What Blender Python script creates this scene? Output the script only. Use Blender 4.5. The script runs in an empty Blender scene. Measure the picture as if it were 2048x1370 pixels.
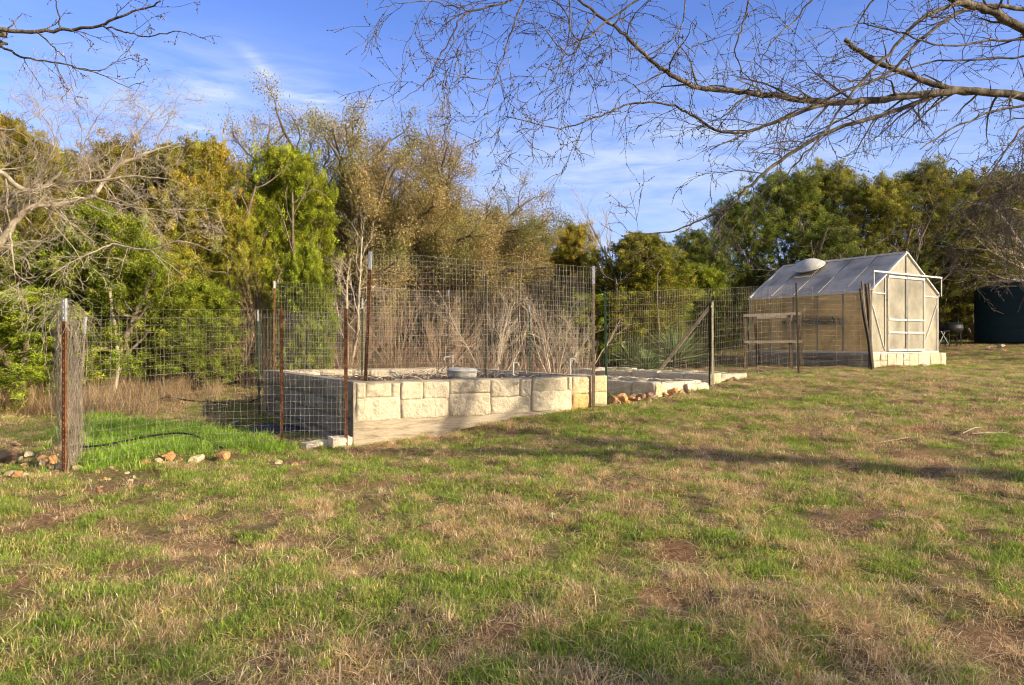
import bpy, math, random
import numpy as np
from mathutils import Vector, Matrix, noise as mnoise

RNG = np.random.default_rng(7)
random.seed(7)
COL = bpy.context.scene.collection
F = 1365.0
CAMZ = 1.45
R = math.radians

def W(px, py, d):
    """point seen at photo pixel (px, py) at depth d metres"""
    return np.array([(px - 1024) / F * d, d, CAMZ - (py - 685) / F * d])
def XD(px, d): return (px - 1024) / F * d

# ------------------------------------------------------------------ terrain
CTRL = np.array([
 (-4.33,6.6,.19),(-2.07,8.6,.14),(1.41,10.25,.51),(0,9.3,.36),(3.6,12.4,.66),(5.71,13.7,.83),(7.9,15.2,.84),
 (8.73,16.6,.86),(11.7,18.3,.86),(6.8,19.8,.88),(-4.5,12.3,.14),(-3.3,10.5,.10),(-2.8,8.3,.19),(18.5,25,1.42),(4.7,6.1,.25),(2.2,2.9,.0),(7.2,9.2,.56),
 (0,3,0),(-2.2,2.9,0),(-3.5,4.6,.05),(0,5.6,.07),(2.4,8.0,.33),(-15,12,.35),(-8,13,.38),(-10,16.5,.7),(-5,16.5,.5),(-7,9,.2),(-1,16,.45),(2.2,14.5,.6),
 (2,18.5,.65),(5,23,.95),(12,24,1.25),(14,19,1.02),(22,20,1.2),(0,30,1.25),(-20,30,1.2),(25,35,1.6),(-35,12,.5),(35,12,.9),(0,45,1.6),
 (0,0,0),(8,2,.14),(15,-5,.05),(-8,0,0),(0,-15,-.1),(-20,-15,-.1),(20,-20,0),(-45,45,1.6),(45,45,1.6),(4.6,15.6,.7)])
def _tps(r2): return np.where(r2 > 1e-12, 0.5 * r2 * np.log(np.maximum(r2, 1e-12)), 0)
_n = len(CTRL)
_d2 = ((CTRL[:, None, :2] - CTRL[None, :, :2]) ** 2).sum(-1)
_K = _tps(_d2) + np.eye(_n) * .02
_P = np.c_[np.ones(_n), CTRL[:, :2]]
_A = np.zeros((_n + 3, _n + 3)); _A[:_n, :_n] = _K; _A[:_n, _n:] = _P; _A[_n:, :_n] = _P.T
_sol = np.linalg.solve(_A, np.r_[CTRL[:, 2], 0, 0, 0])
def h2(ix, iy, s):
    n = (ix.astype(np.int64) * 374761393 + iy.astype(np.int64) * 668265263 + s * 974711) & 0xffffffff
    n = ((n ^ (n >> 13)) * 1274126177) & 0xffffffff
    return ((n ^ (n >> 16)) & 0xffffff) / float(0xffffff)
def vn(x, y, s=0):
    ix = np.floor(x); iy = np.floor(y); fx = x - ix; fy = y - iy
    fx = fx * fx * (3 - 2 * fx); fy = fy * fy * (3 - 2 * fy)
    a = h2(ix, iy, s); b = h2(ix + 1, iy, s); c = h2(ix, iy + 1, s); d = h2(ix + 1, iy + 1, s)
    return (a * (1 - fx) + b * fx) * (1 - fy) + (c * (1 - fx) + d * fx) * fy
def fbm(x, y, s=0, o=4):
    t = 0; a = 1; m = 0
    for k in range(o):
        t = t + a * vn(x * 2 ** k + 17.3 * k, y * 2 ** k - 9.1 * k, s + k); m += a; a *= .5
    return t / m
def gz(x, y, bumps=True):
    x = np.atleast_1d(np.asarray(x, float)); y = np.atleast_1d(np.asarray(y, float))
    xx = np.clip(x, -45, 45); yy = np.clip(y, -20, 45)
    out = np.empty(x.shape)
    xr = xx.ravel(); yr = yy.ravel(); o = np.empty(xr.shape)
    for i in range(0, len(xr), 40000):
        a = xr[i:i + 40000]; b = yr[i:i + 40000]
        r2 = (a[:, None] - CTRL[None, :, 0]) ** 2 + (b[:, None] - CTRL[None, :, 1]) ** 2
        o[i:i + 40000] = _tps(r2) @ _sol[:_n] + _sol[_n] + _sol[_n + 1] * a + _sol[_n + 2] * b
    out = np.clip(o.reshape(x.shape), -.3, 1.75)
    if bumps:
        out = out + (fbm(x * 1.3, y * 1.3, 3) - .5) * .07 + (fbm(x * 3.2, y * 3.2, 9, 3) - .5) * .10
    return out
def g1(x, y): return float(gz(x, y)[0])

# ------------------------------------------------------------------ materials
def mat(name, build):
    m = bpy.data.materials.new(name); m.use_nodes = True
    nt = m.node_tree; nt.nodes.clear()
    out = nt.nodes.new('ShaderNodeOutputMaterial')
    build(nt, out)
    return m
def N(nt, t, **kw):
    n = nt.nodes.new(t)
    for k, v in kw.items():
        if k.startswith('i_'): n.inputs[k[2:].replace('_', ' ')].default_value = v
        else: setattr(n, k, v)
    return n
def ramp(nt, src, stops):
    r = nt.nodes.new('ShaderNodeValToRGB'); cr = r.color_ramp
    while len(cr.elements) < len(stops): cr.elements.new(.5)
    for e, (p, c) in zip(cr.elements, stops):
        e.position = p; e.color = (*c, 1) if len(c) == 3 else c
    nt.links.new(src, r.inputs[0]); return r.outputs[0]
def mixc(nt, f, a, b, mode='MIX'):
    m = nt.nodes.new('ShaderNodeMix'); m.data_type = 'RGBA'; m.blend_type = mode
    for k, v in ((0, f), (6, a), (7, b)):
        if hasattr(v, 'is_linked'): nt.links.new(v, m.inputs[k])
        elif k == 0: m.inputs[0].default_value = v
        else: m.inputs[k].default_value = (*v, 1) if len(v) == 3 else v
    return m.outputs[2]
def noisetex(nt, scale, detail=5, rough=.6, coord='Object', dist=0, stretch=None):
    tc = nt.nodes.new('ShaderNodeTexCoord'); src = tc.outputs[coord]
    if stretch:
        mp = nt.nodes.new('ShaderNodeMapping'); mp.inputs['Scale'].default_value = stretch
        nt.links.new(src, mp.inputs[0]); src = mp.outputs[0]
    n = N(nt, 'ShaderNodeTexNoise'); n.inputs['Scale'].default_value = scale
    n.inputs['Detail'].default_value = detail; n.inputs['Roughness'].default_value = rough; n.inputs['Distortion'].default_value = dist
    nt.links.new(src, n.inputs['Vector']); return n.outputs['Fac']
def bsdf(nt, out, col, rough=.85, metal=0, bump=None, bstr=.4, bdist=.01, spec=.3):
    p = nt.nodes.new('ShaderNodeBsdfPrincipled')
    if hasattr(col, 'is_linked'): nt.links.new(col, p.inputs['Base Color'])
    else: p.inputs['Base Color'].default_value = (*col, 1)
    p.inputs['Roughness'].default_value = rough; p.inputs['Metallic'].default_value = metal
    p.inputs['Specular IOR Level'].default_value = spec
    if bump is not None:
        b = nt.nodes.new('ShaderNodeBump'); b.inputs['Strength'].default_value = bstr; b.inputs['Distance'].default_value = bdist
        nt.links.new(bump, b.inputs['Height']); nt.links.new(b.outputs[0], p.inputs['Normal'])
    nt.links.new(p.outputs[0], out.inputs[0]); return p
def simple(name, stops, scale=8, rough=.85, metal=0, bstr=.4, bdist=.01, spec=.3, stretch=None, detail=6, dist=0):
    def b(nt, out):
        n = noisetex(nt, scale, detail, .65, dist=dist, stretch=stretch)
        c = ramp(nt, n, stops)
        bsdf(nt, out, c, rough, metal, noisetex(nt, scale * 4, 4, .6, stretch=stretch), bstr, bdist, spec)
    return mat(name, b)
def leafmat(name, trans=.3, rndvar=True, lo=.72, hi=1.25):
    """colour from the mesh attribute 'tint', part of the light passes through"""
    def b(nt, out):
        a = N(nt, 'ShaderNodeAttribute', attribute_name='tint')
        c = a.outputs['Color']
        if rndvar:
            oi = N(nt, 'ShaderNodeObjectInfo')
            hs = N(nt, 'ShaderNodeHueSaturation')
            mr = N(nt, 'ShaderNodeMapRange'); mr.inputs[3].default_value = lo; mr.inputs[4].default_value = hi
            nt.links.new(oi.outputs['Random'], mr.inputs[0]); nt.links.new(mr.outputs[0], hs.inputs['Value'])
            nt.links.new(c, hs.inputs['Color']); c = hs.outputs[0]
        d = nt.nodes.new('ShaderNodeBsdfDiffuse'); t = nt.nodes.new('ShaderNodeBsdfTranslucent'); m = nt.nodes.new('ShaderNodeMixShader')
        nt.links.new(c, d.inputs[0]); nt.links.new(c, t.inputs[0]); m.inputs[0].default_value = trans
        nt.links.new(d.outputs[0], m.inputs[1]); nt.links.new(t.outputs[0], m.inputs[2]); nt.links.new(m.outputs[0], out.inputs[0])
    return mat(name, b)

M = {}
M['leaf'] = leafmat('foliage', .36, True, .85, 1.35)
M['grass'] = leafmat('grass_blades', .42, True, .9, 1.35)
M['bark_dark'] = simple('bark_dark', [(.3, (.04, .032, .026)), (.5, (.12, .095, .07)), (.7, (.32, .26, .2))], 14, .9, bstr=.8, bdist=.01, stretch=(1, 1, .4))
M['bark_pale'] = simple('bark_pale', [(.3, (.3, .24, .18)), (.6, (.62, .52, .40)), (.8, (.74, .65, .52))], 9, .9, bstr=.6)
M['bark_mid'] = simple('bark_mid', [(.3, (.10, .075, .055)), (.6, (.27, .21, .15)), (.8, (.4, .32, .25))], 8, .9, bstr=.7)
M['brush'] = simple('dead_brush', [(.3, (.32, .21, .13)), (.6, (.52, .37, .25)), (.8, (.66, .52, .37))], 3, .9)
M['brush_pale'] = simple('pale_brush', [(.3, (.46, .36, .26)), (.7, (.7, .58, .44))], 3, .9)
def _stone(nt, out):
    big = noisetex(nt, 2.2, 3, .5)
    fine = noisetex(nt, 16, 8, .7, dist=.6)
    c = ramp(nt, fine, [(.28, (.42, .32, .21)), (.40, (.70, .60, .46)), (.7, (.82, .74, .59))])
    c = mixc(nt, ramp(nt, big, [(.45, (0, 0, 0)), (.75, (.5, .5, .5))]), c, (.62, .48, .31))
    a = N(nt, 'ShaderNodeAttribute', attribute_name='tint')
    c = mixc(nt, 1, c, a.outputs['Color'], 'MULTIPLY')
    v = N(nt, 'ShaderNodeTexVoronoi', feature='DISTANCE_TO_EDGE'); v.inputs['Scale'].default_value = 13
    tc = nt.nodes.new('ShaderNodeTexCoord'); nt.links.new(tc.outputs['Object'], v.inputs['Vector'])
    m = N(nt, 'ShaderNodeMath', operation='MULTIPLY_ADD'); nt.links.new(v.outputs[0], m.inputs[0]); m.inputs[1].default_value = .6
    nt.links.new(fine, m.inputs[2])
    bsdf(nt, out, c, .92, 0, m.outputs[0], .9, .03, .2)
M['stone'] = mat('limestone', _stone)
def _rock(nt, out):
    fine = noisetex(nt, 20, 8, .7, dist=.5)
    c = ramp(nt, fine, [(.3, (.5, .42, .34)), (.55, (.85, .8, .7)), (.75, (1, .98, .92))])
    a = N(nt, 'ShaderNodeAttribute', attribute_name='tint')
    c = mixc(nt, 1, c, a.outputs['Color'], 'MULTIPLY')
    bsdf(nt, out, c, .95, 0, fine, .7, .02, .15)
M['rock'] = mat('rubble_rock', _rock)
M['mortar'] = simple('mortar', [(.3, (.26, .22, .17)), (.55, (.42, .36, .28)), (.8, (.54, .47, .37))], 5, .95, bstr=.7, bdist=.02)
M['footing'] = simple('poured_concrete', [(.3, (.24, .19, .13)), (.47, (.46, .38, .28)), (.75, (.62, .54, .42))], 3, .9, bstr=.7, bdist=.012, stretch=(1, 1, 6))
M['soil'] = simple('soil', [(.3, (.06, .038, .024)), (.55, (.15, .095, .06)), (.8, (.27, .19, .125))], 7, 1, bstr=1, bdist=.03)
M['rust'] = simple('rusted_steel', [(.3, (.05, .022, .012)), (.5, (.17, .07, .03)), (.7, (.3, .16, .085))], 18, .9, bstr=.4, bdist=.003)
M['rust_pale'] = simple('weathered_steel', [(.3, (.16, .11, .07)), (.5, (.3, .23, .16)), (.75, (.42, .35, .26))], 18, .9, bstr=.4, bdist=.003)
M['postgreen'] = simple('green_painted_steel', [(.3, (.03, .07, .045)), (.6, (.06, .13, .08)), (.8, (.2, .23, .17))], 9, .6, bstr=.2, bdist=.002)
M['postcream'] = simple('cream_painted_steel', [(.3, (.3, .27, .18)), (.6, (.52, .48, .34))], 9, .7, bstr=.2, bdist=.002)
M['tip'] = simple('white_post_paint', [(.3, (.42, .42, .44)), (.7, (.66, .67, .70))], 20, .6, bstr=.2, bdist=.002)
M['postdark'] = simple('dark_steel', [(.3, (.02, .018, .015)), (.6, (.06, .05, .038)), (.8, (.16, .12, .08))], 14, .7, bstr=.2, bdist=.002)
M['wire'] = simple('galvanised_wire', [(.3, (.5, .45, .37)), (.6, (.7, .65, .56)), (.8, (.78, .74, .68))], 3, .55, .35)
M['wire_dull'] = simple('dull_wire', [(.3, (.3, .25, .19)), (.6, (.55, .48, .38)), (.8, (.68, .62, .52))], 3, .7, .2)
M['alu'] = simple('aluminium', [(.3, (.62, .6, .56)), (.7, (.78, .76, .72))], 6, .45, .3, bstr=.1, bdist=.002)
M['alu_dark'] = simple('oxidised_aluminium', [(.3, (.25, .24, .22)), (.7, (.4, .39, .37))], 6, .5, .4, bstr=.1, bdist=.002)
M['white'] = simple('white_plastic', [(.3, (.66, .64, .6)), (.7, (.82, .81, .78))], 6, .4, bstr=.15, bdist=.004)
M['dome'] = simple('grimy_plastic', [(.3, (.42, .40, .36)), (.55, (.6, .58, .53)), (.8, (.68, .66, .61))], 5, .45, bstr=.15, bdist=.004)
M['wood'] = simple('weathered_wood', [(.3, (.12, .095, .075)), (.55, (.24, .2, .165)), (.8, (.36, .32, .27))], 6, .9, stretch=(6, 6, .6), bstr=.6, bdist=.005)
M['wood_dark'] = simple('dark_old_wood', [(.3, (.035, .025, .018)), (.55, (.1, .07, .05)), (.8, (.22, .17, .12))], 6, .9, stretch=(6, 6, .6), bstr=.6, bdist=.005)
M['black'] = simple('black_plastic', [(.3, (.012, .012, .013)), (.7, (.03, .03, .032))], 8, .5, bstr=.1)
M['navy'] = simple('dark_tarp', [(.3, (.015, .02, .032)), (.7, (.05, .06, .09))], 5, .6, bstr=.5, bdist=.02)
M['tank'] = simple('dark_green_tank', [(.3, (.004, .02, .03)), (.7, (.007, .03, .042))], 2, .6, bstr=.1)
def _panel(base, rust, trans=.1, tl=.4):
    def b(nt, out):
        n = noisetex(nt, 1.6, 5, .6)
        c = ramp(nt, n, [(.34, tuple(.6 * k for k in base)), (.58, base), (.85, tuple(min(1, 1.12 * k) for k in base))])
        if rust:
            s = noisetex(nt, 1.0, 6, .7, stretch=(7, 7, .35))
            c = mixc(nt, ramp(nt, s, [(.60, (0, 0, 0)), (.72, (.65, .65, .65))]), c, (.42, .22, .07))
        w = N(nt, 'ShaderNodeTexWave', wave_type='BANDS', bands_direction='X'); w.inputs['Scale'].default_value = 22
        tc = nt.nodes.new('ShaderNodeTexCoord'); nt.links.new(tc.outputs['Object'], w.inputs['Vector'])
        c = mixc(nt, ramp(nt, w.outputs['Fac'], [(0, (.0, .0, .0)), (1, (.14, .14, .14))]), c, (.3, .26, .18))
        d = nt.nodes.new('ShaderNodeBsdfDiffuse'); t = nt.nodes.new('ShaderNodeBsdfTranslucent'); m = nt.nodes.new('ShaderNodeMixShader')
        nt.links.new(c, d.inputs[0]); nt.links.new(c, t.inputs[0]); m.inputs[0].default_value = tl
        nt.links.new(d.outputs[0], m.inputs[1]); nt.links.new(t.outputs[0], m.inputs[2])
        tr = nt.nodes.new('ShaderNodeBsdfTransparent'); tr.inputs[0].default_value = (1, .94, .78, 1)
        m2 = nt.nodes.new('ShaderNodeMixShader'); m2.inputs[0].default_value = trans
        nt.links.new(m.outputs[0], m2.inputs[1]); nt.links.new(tr.outputs[0], m2.inputs[2])
        g = nt.nodes.new('ShaderNodeBsdfGlossy'); g.inputs['Roughness'].default_value = .35
        m3 = nt.nodes.new('ShaderNodeMixShader'); m3.inputs[0].default_value = .05
        nt.links.new(m2.outputs[0], m3.inputs[1]); nt.links.new(g.outputs[0], m3.inputs[2]); nt.links.new(m3.outputs[0], out.inputs[0])
    return b
M['pc_side'] = mat('sunglow_polycarbonate', _panel((.94, .81, .57), True, .42, .62))  # yellow glow of sun coming through is put into the base colour
M['pc_front'] = mat('hazy_polycarbonate', _panel((.72, .67, .55), False, .14, .38))
M['pc_roof'] = mat('roof_polycarbonate', _panel((.86, .82, .76), False))

def _ground(nt, out):
    a = N(nt, 'ShaderNodeAttribute', attribute_name='tint')
    fine = noisetex(nt, 26, 8, .75)
    mid = noisetex(nt, 3.1, 6, .65)
    c = mixc(nt, ramp(nt, fine, [(.3, (.0, .0, .0)), (.7, (1, 1, 1))]), (.075, .045, .03), (.48, .34, .235))
    c = mixc(nt, ramp(nt, mid, [(.42, (0, 0, 0)), (.68, (.6, .6, .6))]), c, (.36, .27, .18))
    c = mixc(nt, 1, c, a.outputs['Color'], 'MULTIPLY')
    bsdf(nt, out, c, 1, 0, fine, .9, .03, .05)
M['ground'] = mat('lawn_soil', _ground)

# ------------------------------------------------------------------ mesh building
def mesh_np(name, verts, faces_list, smooth=False, tint=None, mats=(), midx=None):
    """faces_list: arrays (n,k) of vertex indices"""
    me = bpy.data.meshes.new(name)
    verts = np.asarray(verts, np.float32)
    me.vertices.add(len(verts)); me.vertices.foreach_set('co', verts.ravel())
    faces_list = [np.asarray(f, np.int32) for f in faces_list if len(f)]
    tot = sum(f.size for f in faces_list); npoly = sum(len(f) for f in faces_list)
    me.loops.add(tot); me.polygons.add(npoly)
    me.loops.foreach_set('vertex_index', np.concatenate([f.ravel() for f in faces_list]))
    sizes = np.concatenate([np.full(len(f), f.shape[1], np.int32) for f in faces_list])
    starts = np.r_[0, np.cumsum(sizes)[:-1]].astype(np.int32)
    me.polygons.foreach_set('loop_start', starts)
    if midx is not None: me.polygons.foreach_set('material_index', np.asarray(midx, np.int32))
    me.polygons.foreach_set('use_smooth', np.full(npoly, smooth))
    me.update(calc_edges=True)
    if tint is not None:
        t = np.asarray(tint, np.float32)
        if t.shape[1] == 3: t = np.c_[t, np.ones(len(t), np.float32)]
        at = me.color_attributes.new('tint', 'FLOAT_COLOR', 'POINT'); at.data.foreach_set('color', t.ravel())
    for m in mats: me.materials.append(m)
    return me

class MB:
    """collects shapes into one mesh"""
    def __init__(s): s.v = []; s.f3 = []; s.f4 = []; s.m3 = []; s.m4 = []; s.t = []; s.n = 0
    def add(s, v, f, mi=0, tint=(1, 1, 1)):
        v = np.asarray(v, float); f = np.asarray(f, np.int64)
        tt = np.asarray(tint, float)
        s.v.append(v); s.t.append(np.broadcast_to(tt, (len(v), 3)) if tt.ndim == 1 else tt)
        if f.shape[1] == 3: s.f3.append(f + s.n); s.m3.append(np.full(len(f), mi))
        else: s.f4.append(f + s.n); s.m4.append(np.full(len(f), mi))
        s.n += len(v)
    def box(s, o, a, b, c, mi=0, tint=(1, 1, 1)):
        """box with corner o and edge vectors a, b, c"""
        o, a, b, c = [np.asarray(k, float) for k in (o, a, b, c)]
        v = [o, o + a, o + a + b, o + b, o + c, o + a + c, o + a + b + c, o + b + c]
        s.add(v, [(0, 3, 2, 1), (4, 5, 6, 7), (0, 1, 5, 4), (1, 2, 6, 5), (2, 3, 7, 6), (3, 0, 4, 7)], mi, tint)
    def beam(s, p, q, w, h=None, mi=0, up=(0, 0, 1)):
        p = np.asarray(p, float); q = np.asarray(q, float); h = h or w
        t = (q - p); L = np.linalg.norm(t); t = t / L
        u = np.cross(t, up); 
        if np.linalg.norm(u) < 1e-3: u = np.array([1., 0, 0])
        u /= np.linalg.norm(u); v = np.cross(u, t)
        s.box(p - u * w / 2 - v * h / 2, u * w, v * h, t * L, mi)
    def tube(s, pts, rad, sides=6, cap=True, mi=0):
        P = np.asarray(pts, float)[None]; r = np.broadcast_to(np.asarray(rad, float), (P.shape[1],))[None]
        v, f = tubes(P, r, sides)
        n = P.shape[1]
        s.add(v, f, mi)
        if cap:
            for k, fl in ((0, True), (n - 1, False)):
                ring = v[k * sides:(k + 1) * sides]; c = ring.mean(0)
                idx = [(i, (i + 1) % sides, sides) for i in range(sides)]
                if fl: idx = [(b, a, c_) for a, b, c_ in idx]
                s.add(np.vstack([ring, c]), idx, mi)
    def lathe(s, c, prof, seg=32, mi=0, M3=None):
        a = np.linspace(0, 2 * math.pi, seg, endpoint=False); v = []
        for r, z in prof: v.append(np.c_[np.cos(a) * r, np.sin(a) * r, np.full(seg, z)])
        v = np.vstack(v)
        if M3 is not None: v = v @ np.asarray(M3).T
        v = v + np.asarray(c)
        f = [(k * seg + i, k * seg + (i + 1) % seg, (k + 1) * seg + (i + 1) % seg, (k + 1) * seg + i) for k in range(len(prof) - 1) for i in range(seg)]
        s.add(v, f, mi)
    def mesh(s, name, mats, smooth=False):
        v = np.vstack(s.v); fl = []; mi = []
        if s.f4: fl.append(np.vstack(s.f4)); mi.append(np.concatenate(s.m4))
        if s.f3: fl.append(np.vstack(s.f3)); mi.append(np.concatenate(s.m3))
        return mesh_np(name, v, fl, smooth, np.vstack(s.t), mats if isinstance(mats, (list, tuple)) else (mats,), np.concatenate(mi))

def tubes(P, Rr, sides=3):
    """batch of tubes: P (B,n,3), Rr (B,n) -> verts, quads"""
    B, n, _ = P.shape
    T = np.gradient(P, axis=1); T /= np.linalg.norm(T, axis=2, keepdims=True) + 1e-9
    mean = P[:, -1] - P[:, 0]; mean /= np.linalg.norm(mean, axis=1, keepdims=True) + 1e-9
    ax = np.argmin(np.abs(T).max(1) + .2 * np.abs(mean), axis=1); ref = np.eye(3)[ax][:, None, :]
    U = np.cross(T, np.broadcast_to(ref, T.shape)); U /= np.linalg.norm(U, axis=2, keepdims=True) + 1e-9
    V = np.cross(T, U)
    a = np.arange(sides) * 2 * math.pi / sides
    v = P[:, :, None, :] + Rr[:, :, None, None] * (np.cos(a)[None, None, :, None] * U[:, :, None, :] + np.sin(a)[None, None, :, None] * V[:, :, None, :])
    k = np.arange(sides); k2 = (k + 1) % sides
    q = np.stack([k, k2, k2 + sides, k + sides], -1)[None, None]
    off = (np.arange(B)[:, None] * n + np.arange(n - 1)[None, :]) * sides
    f = (q + off[:, :, None, None]).reshape(-1, 4)
    return v.reshape(-1, 3), f
def tubes_mb(mb, lines, sides_of=lambda r: 3 if r < .012 else (5 if r < .04 else 8), mi=0):
    """lines: list of (pts (n,3), radii (n,)) grouped by length and thickness"""
    groups = {}
    for p, r in lines: groups.setdefault((len(p), sides_of(r[0])), []).append((p, r))
    for (n, s), g in groups.items():
        v, f = tubes(np.array([k[0] for k in g], float), np.array([k[1] for k in g], float), s)
        mb.add(v, f, mi)

def obj(name, me, parent=None, loc=(0, 0, 0)):
    o = bpy.data.objects.new(name, me); COL.objects.link(o)
    if parent is not None: o.parent = parent
    o.location = loc; return o
def tag(o, label, cat, group=None, kind=None):
    if label: o['label'] = label
    if cat: o['category'] = cat
    if group: o['group'] = group
    if kind: o['kind'] = kind
    return o
def thing(name, label, cat, loc=(0, 0, 0), rz=0, group=None):
    o = bpy.data.objects.new(name, None); COL.objects.link(o); o.empty_display_size = .2
    o.location = loc; o.rotation_euler = (0, 0, rz); return tag(o, label, cat, group)
def copy_tree(o, parent=None):
    c = o.copy(); COL.objects.link(c)
    if parent is not None: c.parent = parent
    for ch in list(o.children): copy_tree(ch, c)
    return c

# ------------------------------------------------------------------ the ground sheet
def greenmask(x, y):
    """0 dry .. 1 green"""
    g = fbm(x * 1.5 + 3, y * 1.1, 21, 3) * .6 + fbm(x * 5, y * 4.4, 31, 3) * .75 - .17
    g = g + .05 + np.where((x < 1.5) & (y < 8), .05, 0) - np.where(y > 7.5, .03, 0)
    return np.clip((g - .42) * 4.2, 0, .9)
def baremask(x, y):
    b = fbm(x * 1.7 + 40, y * 1.5 + 7, 51, 4) * .7 + fbm(x * 5, y * 5, 61, 2) * .3
    return np.clip((b - .56) * 7, 0, 1)
def build_ground():
    xs = np.unique(np.r_[-400, -250, -150, -90, np.arange(-60, -16, 2.), np.arange(-16, -6, .4), np.arange(-6, 9, .09), np.arange(9, 22, .4), np.arange(22, 61, 2.), 90, 150, 250, 400])
    ys = np.unique(np.r_[-200, -100, -50, np.arange(-26, 1, 1.5), np.arange(1, 12, .08), np.arange(12, 20, .16), np.arange(20, 36, .8), np.arange(36, 62, 3), 90, 150, 250, 500, 900])
    X, Y = np.meshgrid(xs, ys); Z = gz(X, Y)
    v = np.c_[X.ravel(), Y.ravel(), Z.ravel()]
    nx = len(xs); i = np.arange(len(ys) - 1)[:, None] * nx + np.arange(nx - 1)[None]
    f = np.stack([i, i + 1, i + nx + 1, i + nx], -1).reshape(-1, 4)
    g = greenmask(X, Y).ravel()[:, None]; b = baremask(X, Y).ravel()[:, None]
    base = np.array([.85, .80, .70]); gr = np.array([.62, .78, .42]); br = np.array([1.0, .82, .68])
    t = base * (1 - g) + gr * g; t = t * (1 - b) + br * b
    o = obj('ground', mesh_np('ground', v, [f], True, t, [M['ground']]))
    tag(o, None, None, None, 'structure')
build_ground()

# ------------------------------------------------------------------ grass
def tuft(seed, nb, hmin, hmax, spread, width, cols, lean=.5, curl=.5):
    r = np.random.default_rng(seed)
    base = r.normal(0, spread, (nb, 2)); ang = r.uniform(0, 2 * math.pi, nb)
    H = r.uniform(hmin, hmax, nb); ln = np.abs(r.normal(0, lean, nb)) + .08
    dirx = np.cos(ang); diry = np.sin(ang)
    k = np.array([0, .4, .75, 1.0])
    wd = width * r.uniform(.6, 1.3, nb)
    V = np.zeros((nb, 7, 3)); T = np.zeros((nb, 7, 3))
    px = -diry; py = dirx
    tw = r.uniform(-.9, .9, nb); qx = px * np.cos(tw) - py * np.sin(tw); qy = px * np.sin(tw) + py * np.cos(tw)
    col = np.array(cols)[r.integers(0, len(cols), nb)] * r.uniform(.75, 1.25, (nb, 1))
    for i, (kk, wf) in enumerate(((0, .8), (.4, 1), (.75, .65), (1, 0))):
        out = H * (ln * kk + curl * ln * kk * kk)
        z = H * (kk - .35 * ln * kk * kk * (1 + curl))
        z = np.maximum(z, .004 * kk)
        cx = base[:, 0] + dirx * out; cy = base[:, 1] + diry * out
        if i < 3:
            for s, sg in ((0, -1), (1, 1)):
                V[:, i * 2 + s] = np.c_[cx + sg * qx * wd * wf / 2, cy + sg * qy * wd * wf / 2, z - (.01 if i == 0 else 0)]
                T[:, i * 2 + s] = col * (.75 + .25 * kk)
        else:
            V[:, 6] = np.c_[cx, cy, z]; T[:, 6] = col * 1.05
    off = np.arange(nb)[:, None] * 7
    q = np.concatenate([off + np.array([0, 1, 3, 2]), off + np.array([2, 3, 5, 4])]); t3 = off + np.array([4, 5, 6])
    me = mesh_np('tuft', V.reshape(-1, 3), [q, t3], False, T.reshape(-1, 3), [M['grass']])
    return bpy.data.objects.new('grass_tuft', me)
GREEN = [(.26, .37, .07), (.38, .49, .09), (.50, .56, .12), (.28, .41, .07)]
OLIVE = [(.62, .57, .16), (.72, .60, .20), (.48, .49, .12), (.80, .64, .28)]
STRAW = [(.84, .62, .35), (.92, .72, .43), (.70, .49, .26), (.95, .80, .53), (.5, .34, .19)]
def coll(name, objs):
    c = bpy.data.collections.new(name)
    for i, o in enumerate(objs): o.name = name + '_%02d' % i; c.objects.link(o)
    return c
protos = ([tuft(10 + i, 34, .022, .06, .035, .0036, GREEN, .7) for i in range(4)] +          # 0-3 short green
          [tuft(30 + i, 34, .02, .055, .04, .0034, OLIVE + STRAW[:2], .9) for i in range(4)] +     # 4-7 mixed
          [tuft(50 + i, 60, .025, .08, .03, .0032, STRAW, 1.0, .4) for i in range(4)] +            # 8-11 straw clump
          [tuft(70 + i, 44, .02, .06, .075, .0032, STRAW, 2.6, .1) for i in range(3)] +            # 12-14 lying thatch
          [tuft(80 + i, 40, .06, .15, .035, .0045, [(.26, .45, .05), (.37, .56, .07), (.47, .60, .13)], .45) for i in range(3)] +    # 15-17 lush
          [tuft(90 + i, 60, .25, .6, .10, .0055, [(.5, .34, .19), (.6, .44, .27), (.4, .27, .15), (.66, .52, .34)], .35, .5) for i in range(3)])  # 18-20 tall dry
PROTO = coll('grass_kinds', protos)
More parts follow.
